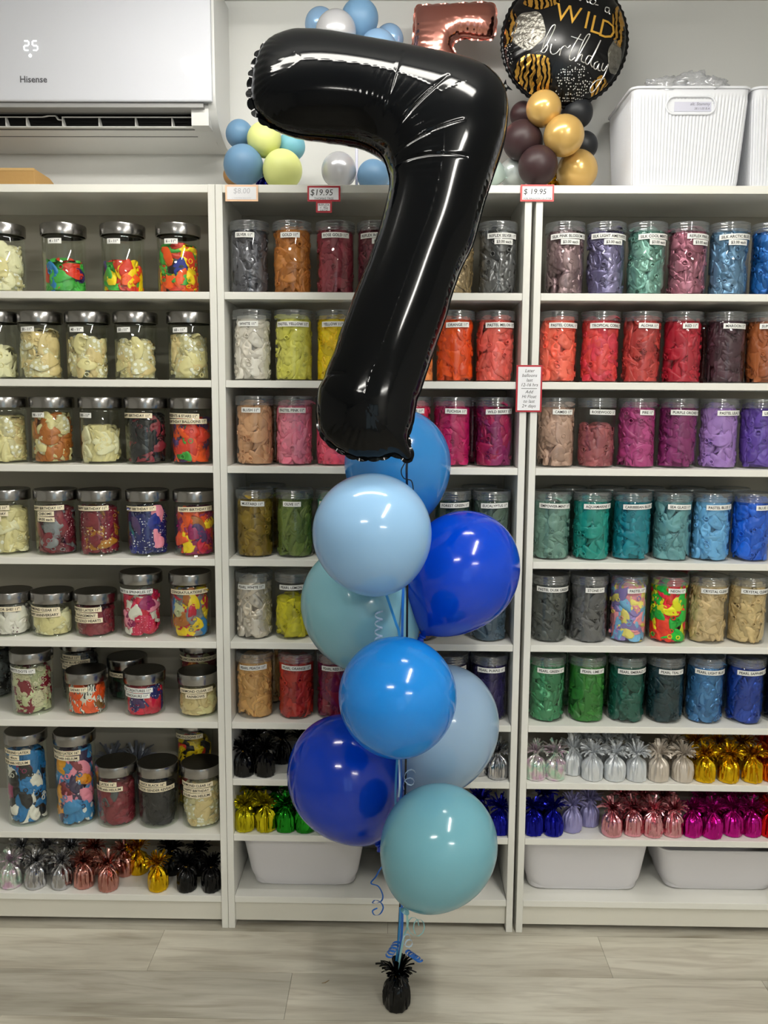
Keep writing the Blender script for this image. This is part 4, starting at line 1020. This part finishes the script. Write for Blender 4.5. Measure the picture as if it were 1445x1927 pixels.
def inflate(name, poly, Y, m, parent, flat=0.8, cell=0.003, ripples=None, creases=(), seamw=0.0045, seamf=None):
    """front and back skins welded on an outline; the swell solves the membrane equation of the outline"""
    x0, z0 = poly.min(0) - 0.01; x1, z1 = poly.max(0) + 0.01; g = 0.005
    gx = np.arange(x0, x1, g); gz = np.arange(z0, z1, g); X, Z = np.meshgrid(gx, gz); msk = inside_poly(poly, X, Z); U = np.zeros(X.shape)
    par = (np.add.outer(np.arange(len(gz)), np.arange(len(gx))) % 2).astype(bool)
    for it in range(700):
        for pp in (par, ~par):
            nb = np.zeros_like(U); nb[1:-1, 1:-1] = U[2:, 1:-1] + U[:-2, 1:-1] + U[1:-1, 2:] + U[1:-1, :-2]
            s = msk & pp; U[s] += 1.85 * ((nb[s] + g * g) / 4 - U[s])
    def dist(px, pz):
        best = np.full(px.shape, 9.0); idx = np.zeros(px.shape, int)
        for i in range(len(poly)):
            d = (px - poly[i, 0]) ** 2 + (pz - poly[i, 1]) ** 2; s = d < best; best[s] = d[s]; idx[s] = i
        return np.sqrt(best), idx
    D, _ = dist(X, Z); ok = msk & (D > 0.006); V = np.where(ok, U / np.maximum(D, 1e-4), 0.0)
    for it in range(6):
        fill = ~ok; s = np.zeros_like(V); cnt = np.zeros_like(V)
        for dy, dx in ((0, 1), (0, -1), (1, 0), (-1, 0), (1, 1), (-1, -1), (1, -1), (-1, 1)):
            s += np.roll(np.roll(V * ok, dy, 0), dx, 1); cnt += np.roll(np.roll(ok.astype(float), dy, 0), dx, 1)
        new = fill & (cnt > 0); V[new] = s[new] / cnt[new]; ok = ok | new
    fx = np.arange(x0, x1, cell); fz = np.arange(z0, z1, cell); FX, FZ = np.meshgrid(fx, fz); FX = FX.copy(); FX[1::2] += cell / 2
    FX, FZ = FX.ravel(), FZ.ravel(); s = inside_poly(poly, FX, FZ); FX, FZ = FX[s], FZ[s]; d, _ = dist(FX, FZ); s = d > cell * 0.75; FX, FZ = FX[s], FZ[s]
    # extra rings close to the rim so that the steep shoulder stays smooth
    nrm = np.roll(poly, -1, 0) - np.roll(poly, 1, 0); nrm = np.stack([nrm[:, 1], -nrm[:, 0]], 1); nrm /= np.linalg.norm(nrm, axis=1)[:, None]
    area = np.sum(poly[:, 0] * np.roll(poly[:, 1], -1) - np.roll(poly[:, 0], -1) * poly[:, 1])
    if area < 0: nrm = -nrm                # now outward
    ring = poly - nrm * 0.0009; nb = len(poly)
    pts = [Vector((float(a), float(b))) for a, b in poly] + [Vector((float(a), float(b))) for a, b in ring] + [Vector((float(a), float(b))) for a, b in zip(FX, FZ)]
    r = geometry.delaunay_2d_cdt(pts, [(i, (i + 1) % nb) for i in range(nb)], [], 1, 1e-7)
    vv, ff = r[0], r[2]; A = np.array([(v.x, v.y) for v in vv]); dd, ii = dist(A[:, 0], A[:, 1])
    # exact distance to the polyline segments beside the closest vertex
    for sgn in (-1, 1):
        p = poly[ii]; q = poly[(ii + sgn) % nb]; e = q - p; t = np.clip(((A - p) * e).sum(1) / (e * e).sum(1), 0, 1); dd = np.minimum(dd, np.linalg.norm(A - (p + e * t[:, None]), axis=1))
    cx = np.clip((A[:, 0] - x0) / g, 0, len(gx) - 2); cz = np.clip((A[:, 1] - z0) / g, 0, len(gz) - 2); ix, iz = cx.astype(int), cz.astype(int); ax, az = cx - ix, cz - iz
    vi = V[iz, ix] * (1 - ax) * (1 - az) + V[iz, ix + 1] * ax * (1 - az) + V[iz + 1, ix] * (1 - ax) * az + V[iz + 1, ix + 1] * ax * az
    T = flat * np.sqrt(np.maximum(0, 2 * vi * dd))
    S = np.concatenate([[0], np.cumsum(np.linalg.norm(np.roll(poly, -1, 0) - poly, axis=1))])[ii]
    rim = dd < 1e-5
    rp = ripples(A, ii, dd, S) if ripples else 0.045 * np.sin(S * 2 * PI / 0.016) * np.exp(-dd / 0.018)
    T = T * (1 + rp)
    for (xa, za, xb, zb, dep, wd_) in creases:
        a = np.array([xa, za]); e = np.array([xb - xa, zb - za]); t = ((A - a) * e).sum(1) / (e * e).sum(); tc_ = np.clip(t, 0, 1)
        q = np.linalg.norm(A - (a + e * tc_[:, None]), axis=1); T = T - dep * np.exp(-(q / wd_) ** 2) * np.clip(1.15 - np.abs(tc_ - .45) * 1.6, 0, 1)
    T = np.maximum(T, 0); T[rim] = 0
    n = len(A); back = {}; vs = [(a[0], Y - t, a[1]) for a, t in zip(A, T)]
    for i in range(n):
        if rim[i]: back[i] = i
        else: back[i] = len(vs); vs.append((A[i, 0], Y + T[i], A[i, 1]))
    mb = MB(); fr = []
    for f in ff:
        a, b, c = (vs[k] for k in f)
        ar = (b[0] - a[0]) * (c[2] - a[2]) - (c[0] - a[0]) * (b[2] - a[2])
        f = tuple(f) if ar > 0 else tuple(reversed(f))
        fr.append(f)
    mb.add(vs, fr + [tuple(back[k] for k in reversed(f)) for f in fr])
    o = ob(name, mb, m, parent, True, 0)
    # welded seam flap around the rim
    mb = MB(); rings = []; acc = 0.0
    for i in range(nb + 1):
        j = i % nb; acc = S_ = float(np.linalg.norm(poly[j] - poly[j - 1])) + acc
        sf = seamf(poly[j]) if seamf else 0.5
        w = seamw * (0.25 + 0.45 * sf + sf * abs(math.sin(acc * PI / 0.024)) ** 0.6); wy = 0.003 * sf * math.sin(acc * 2 * PI / 0.048 + 1)
        p = poly[j]; q = p + nrm[j] * w
        rings.append([(p[0] - nrm[j][0] * .002, Y - .0005, p[1] - nrm[j][1] * .002), (q[0], Y - .0005 + wy, q[1]), (q[0], Y + .0005 + wy, q[1]), (p[0] - nrm[j][0] * .002, Y + .0005, p[1] - nrm[j][1] * .002)])
    mb.loops(rings); ob('seam', mb, m, parent, True, 40)
    return A, T


BLKF = mat('black foil skin', (3, 4, 6), 0.09, 0.0, spec=0.22)
P7 = [(549, 66), (577, 66), (622, 71), (677, 82), (749, 96), (801, 106), (853, 116), (894, 126), (922, 138), (940, 155), (951, 177), (955, 201), (954, 225), (950, 257), (942, 289), (930, 325), (918, 361), (910, 385),
      (900, 423), (889, 461), (870, 500), (857, 534), (848, 562), (841, 588), (833, 612), (820, 648), (811, 674), (798, 714), (789, 741), (784, 752), (780, 774), (775, 798), (768, 817), (768, 834), (774, 861), (765, 866), (757, 861), (747, 856), (737, 855),
      (725, 859), (714, 862), (687, 863), (671, 861), (656, 856), (641, 848), (626, 838), (612, 826), (603, 812), (598, 794), (596, 771), (597, 752), (600, 733), (606, 720), (611, 712), (617, 692), (631, 660), (640, 629), (650, 603), (665, 562), (676, 534), (695, 487), (713, 437), (727, 385), (734, 349), (730, 321), (721, 297), (705, 281), (681, 269), (657, 263), (601, 257), (569, 254), (541, 248), (520, 241), (501, 230), (486, 216), (477, 200), (473, 181), (474, 160), (478, 137), (484, 116), (493, 96), (510, 79)]
LEAN = math.radians(15.5)           # the tall number floats leaning back from the ribbon
O7 = at(690, 860, Y=-0.47); U7 = Vector((0, math.sin(LEAN), math.cos(LEAN))); N7 = Vector((0, -math.cos(LEAN), math.sin(LEAN)))


def on7(x, y):
    d = _F + _R * (x - W / 2) / FPX - _U * (y - H / 2) / FPX; d = Vector(d); c = Vector(CAM); p = c + d * ((O7 - c).dot(N7) / d.dot(N7)) - O7
    return np.array((p.x, p.dot(U7)))


_at = at


def at(x, y, Y=None, Z=None):
    if Y == 'seven': q = on7(x, y); return Vector((q[0], 0, q[1]))
    return _at(x, y, Y, Z)


Y7 = 'seven'
poly7 = foil_outline(P7, Y7)
cc = at(745, 300, Y=Y7); e1 = at(480, 160, Y=Y7).x; e2 = at(690, 850, Y=Y7).z


def ends7(p): return max(math.exp(-((p[0] - e1) / .05) ** 2), 0.5 * math.exp(-((p[1] - e2) / .06) ** 2))


def rip7(A, ii, dd, S):
    bp = poly7[ii]; near = np.exp(-(((bp[:, 0] - cc.x) / .10) ** 2 + ((bp[:, 1] - cc.z) / .10) ** 2) ** 2)
    E1 = np.exp(-((bp[:, 0] - e1) / .05) ** 2) + np.exp(-((bp[:, 1] - e2) / .05) ** 2)
    return near * 0.005 * np.sin(S * 2 * PI / .0085) * np.exp(-((dd - .085) / .035) ** 2) + E1 * .035 * np.sin(S * 2 * PI / .020) * np.exp(-dd / .022)


cr7 = []
for xa, ya, xb, yb in ((757, 148, 722, 268), (838, 196, 738, 290), (866, 274, 740, 320), (872, 334, 742, 336), (612, 713, 655, 722)):
    a, b = at(xa, ya, Y=Y7), at(xb, yb, Y=Y7); cr7.append((a.x, a.z, b.x, b.z, .0030, .0034))
n7 = thing('number_balloon', 'giant glossy black foil number seven balloon', 'foil balloon', tuple(O7)); n7.rotation_euler.x = -LEAN
inflate('foil_skin', poly7, 0.0, BLKF, n7, 0.80, 0.0023, rip7, cr7, 0.0075, ends7)
# the hanging tab at its shoulder
a = at(944, 158, Y=Y7); mb = MB()
tb = [(-.006, -.006), (.004, .002), (.012, .004), (.010, .016), (.026, -.004), (.014, -.006), (.012, -.012), (.004, -.018), (-.006, -.016)]
hole = [(.010 + .0035 * math.cos(t), .000 + .004 * math.sin(t)) for t in [2 * PI * k / 9 for k in range(9)]]
hole = sorted(hole, key=lambda p: -math.atan2(p[1] - 0, p[0] - .010)); tb = sorted(tb, key=lambda p: -math.atan2(p[1] - 0, p[0] - .010))
for yy in (0,):
    mb.loops([[(a.x + x - 0, .6 * x, a.z + z - 0) for x, z in tb], [(a.x + x - 0, .6 * x, a.z + z - 0) for x, z in hole],
              [(a.x + x - 0, .001 + .6 * x, a.z + z - 0) for x, z in hole], [(a.x + x - 0, .001 + .6 * x, a.z + z - 0) for x, z in tb]], True)
ob('hanging_tab', mb, BLKF, n7, False)

# rose gold five
ROSE = mat('rose gold foil skin', (206, 140, 128), 0.15, 1.0)
P5 = [(783, 16), (800, 11), (850, 9), (900, 6), (928, 9), (933, 30), (932, 55), (926, 72), (905, 74), (872, 72), (856, 78), (851, 90), (862, 106), (885, 118), (912, 130), (935, 150), (948, 180), (945, 220), (925, 250), (880, 272), (830, 276), (795, 262), (790, 240), (806, 232), (850, 236), (880, 224), (894, 200), (886, 178), (860, 162), (820, 152), (786, 148), (774, 136), (776, 100), (779, 60)]
Y5 = .155
n5 = thing('number_balloon', 'small rose gold foil number balloon above the black seven', 'foil balloon', tuple(at(860, 270, Y=Y5)))
inflate('foil_skin', foil_outline(P5, Y5), Y5, ROSE, n5, 0.75, 0.003)
for ch in n5.children: ch.data.transform(Matrix.Translation(-n5.location))

# round birthday foil
FB = at(1062, 78, Y=.10); RB = 0.158; TB = 0.062
fb = thing('birthday_balloon', 'round black foil balloon reading have a WILD birthday', 'foil balloon', tuple(FB))


def fsurf(u, v, off=0.0):
    r = min(.999, math.hypot(u, v) / RB); a = math.atan2(v, u)      # puckers grow towards the seam
    return (u, -TB * (1 - r ** 2.3) ** .62 * (1 + .09 * r ** 6 * math.sin(a * 44 + math.sin(a * 3) * 2)) - off, v)


mb = MB(); rings = []
for side in (1, -1):
    rings = []
    for i in range(26):
        r = math.sin(PI / 2 * i / 25); ring = []
        for j in range(144):
            a = 2 * PI * j / 144; x, y, z = fsurf(r * RB * .999 * math.cos(a), r * RB * .999 * math.sin(a))
            ring.append((x, y * side, z))
        rings.append(ring)
    mb.loops(rings)
ob('foil_skin', mb, mat('satin black foil', (9, 9, 11), .2, 0.0, spec=.3), fb, True, 0)
mb = MB(); mb.loops([[((RB + w * (1 + .25 * math.sin(a * 60))) * math.cos(a), yy, (RB + w * (1 + .25 * math.sin(a * 60))) * math.sin(a)) for a in [2 * PI * j / 240 for j in range(240)]] for w, yy in ((-.003, -.001), (.006, -.0006), (.006, .0006), (-.003, .001))])
ob('seam', mb, _M['satin black foil'], fb, True, 0)
GOLDP = pattern_mat('gold tiger print', (206, 156, 70), (16, 14, 14), 'wave', 24, .40, .2, .85); DOTP = pattern_mat('black and silver dot print', (16, 16, 18), (214, 212, 208), 'dots', 170, .30, .25, .5); SILP = mat('silver print', (128, 125, 118), .28, .85, bump=.9, bscale=110)


def patch(px, py, rx, ry, m, name):
    c = at(px, py, Y=.04); u0, v0 = c.x - FB.x, c.z - FB.z; k = 1 / 700.0; mb = MB(); rings = []
    for i in range(25):
        e = max(.02, i / 24); ring = []
        for j in range(96):
            a = 2 * PI * j / 96; w = 1 + .05 * math.sin(5 * a + px)
            u, v = u0 + rx * k * e * w * math.cos(a), v0 + ry * k * e * w * math.sin(a); h_ = math.hypot(u, v)
            if h_ > RB * .985: u, v = u * RB * .985 / h_, v * RB * .985 / h_
            ring.append(fsurf(u, v, .0011))
        rings.append(ring)
    mb.loops(rings); ob(name, mb, m, fb, True, 0)


patch(996, 52, 28, 32, SILP, 'silver_spot'); patch(1003, 138, 36, 36, GOLDP, 'tiger_spot'); patch(1082, 152, 33, 29, DOTP, 'dotted_spot'); patch(957, 32, 17, 36, GOLDP, 'tiger_spot')
patch(958, 93, 11, 22, DOTP, 'dotted_spot'); patch(1162, 99, 14, 26, SILP, 'silver_spot'); patch(1170, 38, 14, 36, GOLDP, 'tiger_spot'); patch(1022, -6, 30, 17, GOLDP, 'tiger_spot'); patch(1137, 158, 18, 20, GOLDP, 'tiger_spot')
GOLDT = mat('gold lettering', (206, 158, 62), .35, .6); SILT = mat('silver lettering', (222, 220, 216), .2, .7)


def ftext(s_, size, px, py, ang, m, name, bold=0):
    vs, fs, w = text_data(s_, size, bold); c = at(px, py, Y=.04); mb = MB(); ca, sa = math.cos(ang), math.sin(ang)
    mb.add([fsurf(c.x - FB.x + x * ca - y * sa, c.z - FB.z + x * sa + y * ca, .0018) for x, y in vs], fs); ob(name, mb, m, fb, False)


def stroke(pts, m, name, r=.0013):
    """a pen stroke given on the crop of the balloon, smoothed"""
    P = [np.array(p, float) for p in pts]; out = []
    for i in range(len(P) - 1):
        p0, p1, p2, p3 = P[max(i - 1, 0)], P[i], P[i + 1], P[min(i + 2, len(P) - 1)]
        for k in range(6):
            t = k / 6; out.append(0.5 * ((2 * p1) + (-p0 + p2) * t + (2 * p0 - 5 * p1 + 4 * p2 - p3) * t * t + (-p0 + 3 * p1 - 3 * p2 + p3) * t ** 3))
    out.append(P[-1]); W_ = []
    for p in out:
        c = at(935 + p[0] * .18, p[1] * .18, Y=.045); W_.append(fsurf(c.x - FB.x, c.z - FB.z, .0012))
    return W_


for s_, px, py in (('W', 1065, 43), ('I', 1101, 54), ('L', 1118, 62), ('D', 1141, 69)):
    ftext(s_, .062, px, py, -.21, GOLDT, 'lettering', -.004)
mb = MB()
for pts in [[(455, 540), (520, 470), (585, 340), (605, 275), (568, 290), (510, 400), (480, 490), (468, 540), (500, 548), (528, 500), (520, 470), (492, 490)],
            [(565, 470), (556, 540), (580, 572), (620, 560), (655, 520)], [(604, 425), (607, 436)], [(650, 588), (668, 520), (705, 490), (730, 512), (762, 486)],
            [(870, 370), (790, 500), (755, 600), (770, 636), (812, 606)], [(768, 395), (890, 432)],
            [(818, 645), (900, 500), (965, 380), (940, 375), (895, 450), (850, 560), (826, 640), (868, 582), (890, 580), (880, 636), (915, 655)],
            [(992, 590), (955, 585), (925, 640), (950, 668), (992, 606), (1060, 470), (1085, 420), (1050, 500), (985, 640), (1005, 692)],
            [(1062, 632), (1030, 650), (1020, 692), (1048, 704), (1078, 650), (1068, 706), (1095, 716)],
            [(1122, 640), (1108, 696), (1138, 706), (1182, 640), (1150, 740), (1070, 870), (1015, 916), (1000, 880), (1060, 810), (1150, 778)]]:
    mb.tube(stroke(pts, None, ''), .0014, 6)
ob('script_lettering', mb, SILT, fb)
mb = MB()
for pts in [[(1000, -20), (975, 20), (1010, 40), (1040, 0), (1020, -20)], [(940, 0), (955, 25), (985, -10)], [(1030, 40), (1065, 45)], [(1190, 60), (1150, 55), (1140, 100), (1170, 110), (1192, 70), (1185, 115), (1196, 128)], [(855, -15), (870, 5), (895, -15)]]:
    mb.tube(stroke(pts, None, ''), .0012, 6)
ob('small_lettering', mb, SILT, fb)

# ------------------------------------------------------------------ bouquet weight and ribbons
AN = at(746, 1893, Z=0); AN.y = -0.30
FOIL['anchor'] = FOIL['black']
t = weight(AN.x, AN.y, 0, 'black', 'black foil weight standing on the floor under the bouquet', None, 2, 1.16)
TOP = Vector((AN.x, AN.y, 0.098))


def ribbon(name, label, pts, m, w=.005, curl=None, sub=8):
    P = [Vector(p) for p in pts]; out = []
    for i in range(len(P) - 1):
        p0, p1, p2, p3 = P[max(i - 1, 0)], P[i], P[i + 1], P[min(i + 2, len(P) - 1)]
        for k in range(sub):
            t_ = k / sub; out.append(0.5 * ((2 * p1) + (-p0 + p2) * t_ + (2 * p0 - 5 * p1 + 4 * p2 - p3) * t_ ** 2 + (-p0 + 3 * p1 - 3 * p2 + p3) * t_ ** 3))
    out.append(P[-1]); q = MB(); q.strip(out, lambda i: (1, -.2, .25) if not curl else curl(i), w, .0005)
    return tag(ob(name, q, m, None, True, 30), label, 'ribbon', 'ribbons of the bouquet')


RB1 = mat('blue ribbon', (28, 104, 196), .3, coat=.3); RB2 = mat('teal ribbon', (150, 204, 208), .3, coat=.3); RB3 = mat('black ribbon', (12, 12, 16), .3); RB4 = mat('pale ribbon', (190, 214, 236), .3, coat=.3); RB5 = mat('bright blue ribbon', (60, 150, 214), .3)


def knot_of(k):
    tt = BAL[k][0]; M = Matrix.Translation(tt.location) @ tt.rotation_euler.to_matrix().to_4x4() @ Matrix.Diagonal((*tt.scale, 1)); return M @ Vector((0, 0, -1.33))


def P(px, py, Y): return tuple(at(px, py, Y=Y))


ribbon('ribbon', 'blue ribbon rising straight from the floor weight', [TOP + Vector((.004, .003, 0)), P(757, 1730, -.315), P(752, 1640, -.315), P(754, 1480, -.32), P(757, 1180, -.31), knot_of('A')], RB1, .006)
ribbon('ribbon', 'second blue ribbon, twisted close beside the straight blue one', [TOP + Vector((-.003, .003, 0)), P(753, 1720, -.308), P(749, 1600, -.30), P(744, 1500, -.30), knot_of('E')], RB5, .005)
ribbon('ribbon', 'teal ribbon tied to the lowest teal balloon', [TOP + Vector((.002, -.004, 0)), P(760, 1762, -.34), P(766, 1745, -.38), knot_of('H')], RB2, .005)
ribbon('ribbon', 'thin black ribbon hanging from the tail of the black seven', [P(766, 866, -.46), P(765, 890, -.42), P(766, 940, -.31), P(766, 1160, -.33), P(762, 1500, -.33), TOP + Vector((0, .008, 0))], RB3, .005)
ribbon('ribbon', 'curled black ribbon end below the tail of the black seven', [P(765, 866, -.46), P(755, 885, -.42), P(760, 900, -.39), P(774, 905, -.385), P(778, 925, -.38)], RB3, .0025)
ribbon('ribbon', 'blue ribbon slanting behind the baby blue balloon', [knot_of('B'), P(744, 1170, -.34), P(752, 1200, -.33), P(756, 1300, -.32)], RB5, .006)
ribbon('ribbon', 'bright ribbon ending between the azure and steel blue balloons', [knot_of('E'), P(752, 1470, -.42), P(750, 1500, -.40)], RB4, .004)


def curl_path(x0, y0, x1, y1, Y, n, rr, ry=None):
    a, b = at(x0, y0, Y=Y), at(x1, y1, Y=Y); out = []
    for i in range(int(n * 10) + 1):
        e = i / (n * 10); an = 2 * PI * n * e; c = a.lerp(b, e); out.append((c.x + rr * math.cos(an), c.y + rr * math.sin(an), c.z + (ry or 0) * math.sin(an)))
    return out


def coil(label, x0, y0, x1, y1, Y, n, rr, m, w=.004, ry=None):
    ax = (at(x1, y1, Y=Y) - at(x0, y0, Y=Y)).normalized()
    q = MB(); q.strip(curl_path(x0, y0, x1, y1, Y, n, rr, ry), lambda i: tuple(ax + Vector((0, .02, 0))), w, .0004)
    tag(ob('curled_ribbon', q, m, None, True, 30), label, 'ribbon', 'ribbons of the bouquet')


coil('springy pale ribbon curl in front of the dusty teal balloon', 713, 1150, 712, 1205, -.335, 3.5, .009, RB4, .004)
coil('pale ribbon curl in front of the steel blue balloon', 772, 1455, 768, 1480, -.36, 1.6, .012, RB4, .003, .008)
coil('bright blue ribbon coil on one side of the floor weight', 746, 1776, 732, 1798, -.33, 4, .010, RB1, .005)
coil('bright blue ribbon coil hanging beside the tuft of the floor weight', 768, 1792, 788, 1806, -.33, 4, .009, RB1, .005)
coil('silvery ribbon loop above the floor weight', 764, 1765, 770, 1780, -.35, 1.5, .010, RB4, .004, .006)
coil('thin teal ribbon curl under the lowest teal balloon', 775, 1742, 792, 1748, -.40, 1.6, .016, RB2, .0022, .012)
ribbon('ribbon', 'loose blue ribbon tail curling in front of the bottom shelf', [P(745, 1600, -.30), P(718, 1632, -.30), P(707, 1650, -.31), P(698, 1662, -.32), P(712, 1668, -.32), P(720, 1684, -.31), P(718, 1695, -.30), P(708, 1700, -.31), P(701, 1699, -.32), P(706, 1694, -.33), P(716, 1698, -.31), P(721, 1708, -.30), P(715, 1720, -.31), P(705, 1722, -.32), P(701, 1714, -.33), P(710, 1709, -.33)], RB1, .0035, sub=5)

# a dry leaf scrap on the floor
mb = MB(); a = at(612, 1850, Z=0); mb.tube([(a.x - .009, a.y - .002, .0012), (a.x, a.y, .0016), (a.x + .006, a.y + .004, .003), (a.x + .010, a.y + .010, .0016)], [.0006, .0012, .0012, .0004], 6)
tag(ob('leaf_scrap', mb, mat('dry leaf', (150, 128, 96), .7)), 'tiny curled dry scrap lying on the floor planks', 'scrap')
